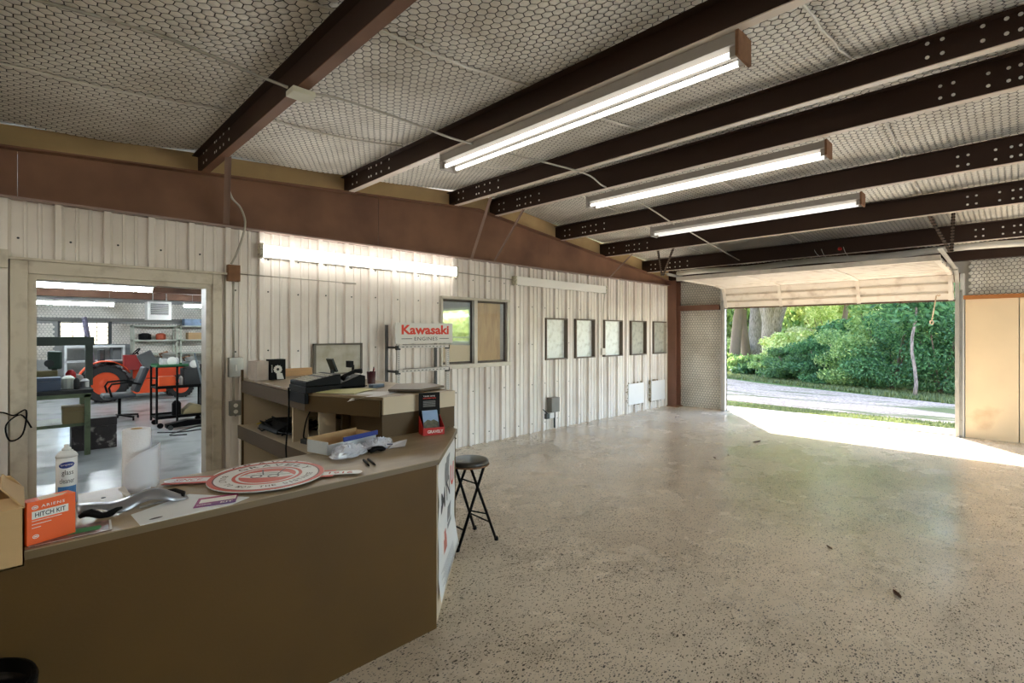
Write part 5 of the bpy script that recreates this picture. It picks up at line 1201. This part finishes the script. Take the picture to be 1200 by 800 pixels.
mb = MB(); mb.prism([(1.95,.16),(2.62,.16),(2.6,.34),(2.45,.46),(2.05,.50)], 14.8, 15.2, lambda v: (v.x, v.z, v.y)); mb.build('mower_deck', tractor_m, tr, bevel=.02)
mb = MB(); mb.box((2.0,15.1,.50),(2.35,15.2,.74)); mb.build('side_panel', tractor_m, tr, bevel=.01)
mb = MB(); mb.box((2.10,14.75,.74),(2.40,14.9,1.15), rot=Matrix.Rotation(R(-25),3,'Y')); relabel(mb.build('tilted_panel', mat('panel_grey', (96,100,100), .4), tr, bevel=.02), 'grey tilted panel')  # loose grey panel, only attached to the tractor to hold it up
# yellow jug at right
lump('yellow_jug', 'bright yellow jug on the dark stand at the right edge of the doorway', 'jug', (2.55,10.8,.74), .06, .22, yellow_m)
mb = MB(); mb.box((2.42,10.7,.70),(2.85,11.0,.74)); 
for x in (2.44,2.8):
    for y in (10.72,10.96): mb.box((x,y,0),(x+.03,y+.03,.7))
tag(mb.build('dark_stand', blackmat_m), 'dark metal stand carrying the yellow jug', 'stand')
# racks on the back wall
for i, (x0_, x1_) in enumerate(((2.43,3.55),(3.62,4.6))):
    t = thing('storage_rack', ['left pale storage rack against the workshop back wall','right pale storage rack against the workshop back wall'][i], 'rack', ((x0_+x1_)/2,18.6,0), 'storage racks')
    for x in (x0_, x1_-.04):
        for y in (18.4,18.85): mb = MB(); mb.box((x,y,0),(x+.04,y+.04,1.84)); mb.build('post', mat('rack_cream', (196,200,184), .5), t)
    for zz in (.5,.95,1.36,1.80): mb = MB(); mb.box((x0_,18.4,zz),(x1_,18.9,zz+.04)); mb.build('shelf', mat('rack_cream', (196,200,184), .5), t)
mb = MB(); mb.box((3.75,18.45,1.842),(4.25,18.8,2.05)); tag(mb.build('printed_carton', mat('carton_blue_white', (150,176,206), .5, var=.3, scale=6, c2=(180,60,80), c2amt=.36, c2scale=5, c2sharp=.03)), 'blue and white printed carton on top of the right rack', 'box')
mb = MB(); mb.box((3.85,18.45,1.402),(4.35,18.8,1.62)); tag(mb.build('brown_carton', card_m), 'brown carton on the upper shelf of the right rack', 'box')
lump('helmet', 'dark round helmet on the upper shelf of the left rack', 'helmet', (2.75,18.6,1.402), .16, .20, black_m)
lump('orange_part', 'orange round part on the upper shelf of the left rack', 'part', (3.15,18.6,1.402), .13, .20, mat('dull_orange', (188,84,50), .5))
mb = MB(); mb.box((1.95,18.3,.0),(2.35,18.9,1.28)); tag(mb.build('tool_cabinet', mat('cabinet_grey', (110,112,112), .5), bevel=.01), 'grey cabinet against the workshop back wall under the window end', 'cabinet')
mb = MB(); mb.box((.9,18.0,1.20),(2.2,18.5,1.26)); mb.box((.9,18.0,.0),(.95,18.5,1.2)); mb.box((2.15,18.0,0),(2.2,18.5,1.2)); mb.box((.9,18.0,.8),(2.2,18.5,.84)); tag(mb.build('white_shelf', mat('shelf_white', (214,216,214), .5)), 'white metal shelf under the workshop back window', 'shelf')
mb = MB(); mb.box((4.35,18.85,1.42),(4.62,18.98,1.85)); ep = tag(mb.build('breaker_box', mat('panel_green_grey', (140,154,146), .5), bevel=.01), 'green grey electrical panel on the workshop back wall', 'panel')
mb = MB()
for x in (4.4,4.5,4.57): mb.tube([(x,18.92,1.85),(x,18.92,2.5)], .014, 6)
mb.build('conduit', galv_m, ep)
wire('air_hose', 'thin dark air hose curled on the workshop floor by the cart', 'hose', [(1.6,9.7,.012),(1.9,9.5,.012),(2.3,9.6,.012),(2.2,9.9,.012),(1.7,9.35,.012),(1.9,9.2,.012)], .010, dark_m)

# ================================================================== OUTDOORS
gm = bpy.data.materials.new('grass_ground'); gm.use_nodes = True
def ground_mat(m, ca, cb, scale, extra=None, exs=1.0, bump=.5):
    t = m.node_tree; N = t.nodes; K = t.links; b = N['Principled BSDF']; b.inputs['Roughness'].default_value = .95; b.inputs['Specular IOR Level'].default_value = .1
    tc = N.new('ShaderNodeTexCoord'); n = N.new('ShaderNodeTexNoise'); n.inputs['Scale'].default_value = scale; n.inputs['Detail'].default_value = 8; n.inputs['Roughness'].default_value = .7
    K.new(tc.outputs['Object'], n.inputs[0]); r = N.new('ShaderNodeValToRGB'); r.color_ramp.elements[0].position = .35; r.color_ramp.elements[1].position = .65
    r.color_ramp.elements[0].color = L(ca); r.color_ramp.elements[1].color = L(cb); K.new(n.outputs[0], r.inputs[0]); out = r.outputs[0]
    if extra:
        mp = N.new('ShaderNodeMapping'); mp.inputs['Rotation'].default_value = (0,0,R(-12)); mp.inputs['Scale'].default_value = (1.2,.22,1); K.new(tc.outputs['Object'], mp.inputs[0])
        n2 = N.new('ShaderNodeTexNoise'); n2.inputs['Scale'].default_value = exs; n2.inputs['Detail'].default_value = 8; n2.inputs['Roughness'].default_value = .65; K.new(mp.outputs[0], n2.inputs[0])
        mr = N.new('ShaderNodeMapRange'); mr.inputs[1].default_value = .50; mr.inputs[2].default_value = .60; K.new(n2.outputs[0], mr.inputs[0])
        mx = N.new('ShaderNodeMix'); mx.data_type = 'RGBA'; mx.inputs[7].default_value = L(extra); K.new(out, mx.inputs[6]); K.new(mr.outputs[0], mx.inputs[0]); out = mx.outputs[2]
    K.new(out, b.inputs['Base Color'])
    bp = N.new('ShaderNodeBump'); bp.inputs['Strength'].default_value = bump; bp.inputs['Distance'].default_value = .03; K.new(n.outputs[0], bp.inputs['Height']); K.new(bp.outputs[0], b.inputs['Normal'])
    return m
ground_mat(gm, (64,82,44), (122,140,78), 9)
gravel_m = bpy.data.materials.new('gravel_road'); gravel_m.use_nodes = True; ground_mat(gravel_m, (132,108,96), (206,184,164), 16, extra=(104,106,70), exs=1.3)
mb = MB(); mb.box((XE+.14,-60,-.20),(90,90,-.06)); gro = mb.build('ground', gm, origin=(0,0,-.06), kind='structure')
mb = MB(); mb.box((XE+.02,DY0,-.12),(XE+.14,DY1,.0)); mb.box((XE+.14,-2.5,-.16),(11.25,7.5,-.012)); mb.build('apron', concrete_m, kind='structure')
road = [(12.0,-6),(12.1,2),(12.6,6),(14.5,12),(21,26),(30,24),(19.9,10),(17.4,6),(15.4,1),(14.9,-6)]
mb = MB(); mb.prism(road, -.065, -.045); mb.build('gravel_road', gravel_m, origin=(0,0,0), kind='structure')
# behind the workshop back window and the side window the ground goes on
mb = MB(); mb.box((-40,SY+.2,-.20),(XE+.14,90,-.06)); mb.build('ground_yard', gm, origin=(0,0,-.06), kind='structure')
mb = MB(); mb.box((SX1+.12,YW+.3,-.20),(XE+.14,SY+.2,-.06)); mb.build('ground_side', gm, origin=(0,0,-.06), kind='structure')

def leaf_material(name, c, c_hi):
    m = bpy.data.materials.new(name); m.use_nodes = True; t = m.node_tree; N = t.nodes; K = t.links; b = N['Principled BSDF']
    g = N.new('ShaderNodeNewGeometry'); r = N.new('ShaderNodeValToRGB'); r.color_ramp.elements[0].color = L(c); r.color_ramp.elements[1].color = L(c_hi)
    K.new(g.outputs['Random Per Island'], r.inputs[0]); K.new(r.outputs[0], b.inputs['Base Color']); b.inputs['Roughness'].default_value = .45
    tr_n = N.new('ShaderNodeBsdfTranslucent'); K.new(r.outputs[0], tr_n.inputs[0]); ms = N.new('ShaderNodeMixShader'); ms.inputs[0].default_value = .45
    K.new(b.outputs[0], ms.inputs[1]); K.new(tr_n.outputs[0], ms.inputs[2]); K.new(ms.outputs[0], N['Material Output'].inputs[0]); return m
lf = {'bright': leaf_material('leaf_bright', (156,176,84), (240,240,176)), 'mid': leaf_material('leaf_mid', (88,126,62), (184,200,124)),
      'teal': leaf_material('leaf_teal', (50,88,54), (118,160,98)), 'dark': leaf_material('leaf_dark', (58,90,58), (116,148,88)), 'pale': leaf_material('leaf_pale', (170,180,130), (226,222,176)),
      'grass': leaf_material('grass_blade', (92,108,62), (150,152,96))}
rs = np.random.RandomState(4)
def leaves(name, blobs, n, size, mk, parent):
    """leaf cards on clumps; blobs = (cx,cy,cz,rx,ry,rz)"""
    B = np.array(blobs, float); wts = (B[:,3]*B[:,4]*B[:,5])**.67; idx = rs.choice(len(B), n, p=wts/wts.sum()); b = B[idx]
    d = rs.normal(size=(n,3)); d /= np.linalg.norm(d, axis=1)[:,None]; rad = (.45+.55*rs.rand(n)**.5)[:,None]
    c = b[:,:3] + d*rad*b[:,3:] + rs.normal(size=(n,3))*.04
    c[:,2] = np.maximum(c[:,2], -.02)
    u = rs.normal(size=(n,3)); u /= np.linalg.norm(u, axis=1)[:,None]; w_ = rs.normal(size=(n,3)); v = np.cross(u, w_); v /= np.linalg.norm(v, axis=1)[:,None]
    s = (size*(.6+.8*rs.rand(n)))[:,None]
    q = np.stack([c-u*s, c-v*s*.42, c+u*s, c+v*s*.42], 1).reshape(-1, 3)
    o_ = ORG.get(parent.name, Vector((0,0,0))) if parent else Vector((0,0,0)); q = q - np.array(o_)
    return raw(name, q, np.arange(4*n).reshape(-1,4), lf[mk], parent, 'stuff')
bark_m = mat('grey_bark', (150,132,120), .9, var=.15, scale=5, stretch=(4,4,.7), c2=(96,82,72), c2amt=.45, c2scale=8, bump=.8, bscale=12)
bark2_m = mat('brown_bark', (112,92,76), .9, var=.15, scale=5, stretch=(4,4,.7), bump=.8, bscale=12)
def tree(lab, x, y, r, h, lean=(0,0), fork=None, crown=None, mk='mid', n=3500, size=.13, bark=None, z0=2.8, group='trees beyond the gravel road', high=None):
    t = thing('tree', lab, 'tree', (x,y,-.06), group)
    pts = []; rr = []; m = 9
    for k in range(m+1):
        f = k/m; pts.append((x+lean[0]*f+.06*math.sin(k*1.7+x), y+lean[1]*f+.05*math.cos(k*1.3+y), -.1+h*f)); rr.append(r*(1.25 if k == 0 else 1)*(1-.5*f))
    mb = MB(); mb.tube(pts, rr, 14); mb.build('trunk', bark or bark_m, t, smooth=True)
    if fork:
        for fx, fy, fh in fork:
            mb = MB(); mb.tube([(x,y,1.2),(x+fx*.4,y+fy*.4,2.2),(x+fx,y+fy,fh),(x+fx*1.8,y+fy*1.8,fh+3)], [r*.75,r*.62,r*.5,r*.25], 12); mb.build('branch', bark or bark_m, t, smooth=True)
    blobs = crown or [(x+rs.uniform(-1.6,1.6), y+rs.uniform(-1.6,1.6), z0+rs.uniform(.6,h-z0+.8), 1.1, 1.1, .8) for _ in range(9)]
    leaves('foliage', blobs, n, size, mk, t)
    if high: leaves('high_crown', high, 7500, .16, mk, t)
    return t
def shrub(lab, x, y, rad, h, mk, n, size=.07, group='shrubs beyond the gravel road'):
    t = thing('shrub', lab, 'shrub', (x,y,-.06), group)
    bl = [(x+rs.uniform(-.6,.6)*rad, y+rs.uniform(-.6,.6)*rad, h*(.12+.8*k/9), rad*.55*(1.15-.35*k/9), rad*.55*(1.15-.35*k/9), h*.14) for k in range(10)]
    leaves('foliage', bl, n, size, mk, t)
    mb = MB()
    for k in range(5): a = rs.uniform(0,6.28); mb.tube([(x,y,-.08),(x+.3*rad*math.cos(a),y+.3*rad*math.sin(a),h*.4),(x+.6*rad*math.cos(a),y+.6*rad*math.sin(a),h*.8)], [.03,.022,.01], 5)
    mb.build('stem', bark2_m, t)
# big trunks at the left of the opening
tree('forked grey tree trunk, the thickest seen through the open door', 27.5, 8.95, .50, 7, fork=[(.25,.45,3.0),(-.1,-.5,3.0)], mk='mid', n=4200)
tree('slender dark trunk, second from the left door jamb', 24.0, 8.95, .22, 7, lean=(.2,.3), mk='bright', bark=bark2_m, high=[(20.0+rs.uniform(-1.8,1.8), 9.5+rs.uniform(-2.4,2.4), rs.uniform(4.6,8.0), 1.0, 1.2, .7) for _ in range(16)])
tree('leaning trunk next to the left door jamb', 23.0, 9.15, .24, 7, lean=(.6,-.6), mk='mid', bark=bark2_m, high=[(22.0+rs.uniform(-1.8,1.8), 12.0+rs.uniform(-2.4,2.4), rs.uniform(4.6,8.0), 1.0, 1.2, .7) for _ in range(16)])
tree('pale trunk just left of the forked trunk', 31.5, 11.15, .42, 8, mk='mid')
tree('thin leaning tree above the middle of the hedge', 24.5, 5.6, .12, 6, lean=(-.4,-1.2), mk='bright', bark=bark2_m, high=[(22.0+rs.uniform(-1.8,1.8), 8.0+rs.uniform(-2.4,2.4), rs.uniform(4.6,8.0), 1.0, 1.2, .7) for _ in range(16)])
tree('slim pale tree stem at the right side of the hedge', 16.6, 1.95, .042, 3.6, mk='teal', n=2500, size=.08, high=[(18.5+rs.uniform(-.8,.8), 6+rs.uniform(-1.5,1.5), rs.uniform(4.2,6.2), .9, 1.1, .6) for _ in range(7)], z0=1.6, crown=[(16.9,2.0,2.2,.7,.7,.5),(17.2,2.4,2.8,.9,.9,.5),(16.8,1.5,2.6,.7,.7,.5)])
tree('thin mid-height tree behind the right part of the hedge', 22.0, 3.2, .14, 6, mk='mid', bark=bark2_m, high=[(20.5+rs.uniform(-1.8,1.8), 4.5+rs.uniform(-2.4,2.4), rs.uniform(4.6,8.0), 1.0, 1.2, .7) for _ in range(16)])
tree('young bright tree behind the hedge middle', 30.0, 7.4, .18, 7, mk='bright')
# distant canopy trees closing the view
far = [(34,4,'bright'),(36,8.5,'bright'),(35,13,'mid'),(38,17,'mid'),(37,1,'mid'),(42,6,'bright'),(43,11,'pale'),(40,-3,'mid'),(45,16,'bright'),(33,17.5,'mid')]
for i, (x, y, mk) in enumerate(far):
    dsc = ['bright green tree closing the view behind the hedge centre','bright tree standing behind the forked trunk','mid green tree behind the left trunks','mid green tree far left of the woods','mid green tree behind the right end of the hedge','tall bright tree deep in the woods','pale sunlit tree deep behind the forked trunk','mid green tree hidden right of the door view','bright tree deepest in the woods at left','mid green tree left of the leaning trunk'][i]
    tree(dsc, x, y, .2, 8, mk=mk, n=6500, size=.22, crown=[(x+rs.uniform(-2.2,2.2), y+rs.uniform(-2.4,2.4), rs.uniform(.6,8), 1.7, 1.9, 1.2) for _ in range(14)], group='distant trees')
# shrubs: front row right to left, then rows behind
row = [(17.3,.3,1.0,2.2,'dark'),(17.5,1.5,1.0,2.4,'teal'),(17.9,2.6,1.1,2.1,'teal'),(18.3,3.6,1.1,1.6,'mid'),(18.8,4.6,1.1,1.3,'teal'),(19.2,5.5,1.0,1.0,'dark'),(20.0,6.4,.9,.7,'mid'),(20.8,7.2,.8,.6,'dark'),(21.8,8.1,.8,.6,'mid'),(22.8,9.2,.8,.6,'mid'),
       (19.4,1.2,1.2,3.2,'mid'),(20.2,3.0,1.3,2.8,'mid'),(21.0,4.4,1.3,2.0,'teal'),(22.0,6.0,1.3,1.5,'bright'),(24.0,7.0,1.3,1.6,'bright'),(25.5,6.0,1.4,2.8,'bright'),(26.5,4.0,1.5,3.8,'mid'),(25.0,2.0,1.5,3.8,'bright'),(28.0,11.4,1.1,.9,'mid'),(30.5,12.6,1.2,1.2,'bright'),(33,13.6,1.3,1.8,'pale'),(27.5,7.4,1.3,1.8,'pale')]
adj = {'dark':'dark green shrub','teal':'blue green shrub','mid':'mid green shrub','bright':'yellow green shrub','pale':'pale sunlit shrub'}
for i, (x, y, rad, h, mk) in enumerate(row):
    where = 'front row of the hedge' if i < 10 else 'row behind the front hedge'
    j = i if i < 10 else i-10
    nth = ['first','second','third','fourth','fifth','sixth','seventh','eighth','ninth','tenth','eleventh','twelfth'][j]
    shrub('%s, %s from the right in the %s' % (adj[mk], nth, where), x, y, rad, h, mk, 11000 if i < 7 else 4800, .042 if i < 7 else .085)
# outside the workshop windows
shrub('pale green bush outside the workshop side window', 9.6, 10.8, 1.6, 3.0, 'bright', 6000, .09, 'bushes outside the workshop')
shrub('mid green bush outside the workshop side window, farther right', 9.4, 12.8, 1.3, 2.6, 'mid', 4000, .09, 'bushes outside the workshop')
# grass verges as blades
def grass(n, fx, hh, nm):
    P = fx(n); a = rs.rand(n)*6.283; s = hh*(.5+rs.rand(n)); wd = .006+.006*rs.rand(n)
    dx, dy = np.cos(a), np.sin(a); z = np.full(n, -.06)
    q = np.stack([np.stack([P[0]-dx*wd*2,P[1]-dy*wd*2,z],1), np.stack([P[0]+dx*wd*2,P[1]+dy*wd*2,z],1), np.stack([P[0]+dy*s*.4,P[1]-dx*s*.4,z+s],1)], 1).reshape(-1,3)
    return raw(nm, q, np.arange(3*n).reshape(-1,3), lf['grass'], None, 'stuff')
g1 = grass(16000, lambda n: (11.3+.75*rs.rand(n)+.0, -1+7.5*rs.rand(n)), .05, 'grass'); tag(g1, 'narrow strip of short grass along the concrete apron edge', 'grass')
def far_fx(n):
    t = rs.rand(n); return (15.0+t*5.2+rs.rand(n)*2.0, 0+t*10.5+rs.normal(size=n)*.1)
g2 = grass(26000, far_fx, .09, 'grass'); tag(g2, 'green grass verge between the gravel road and the hedge', 'grass')
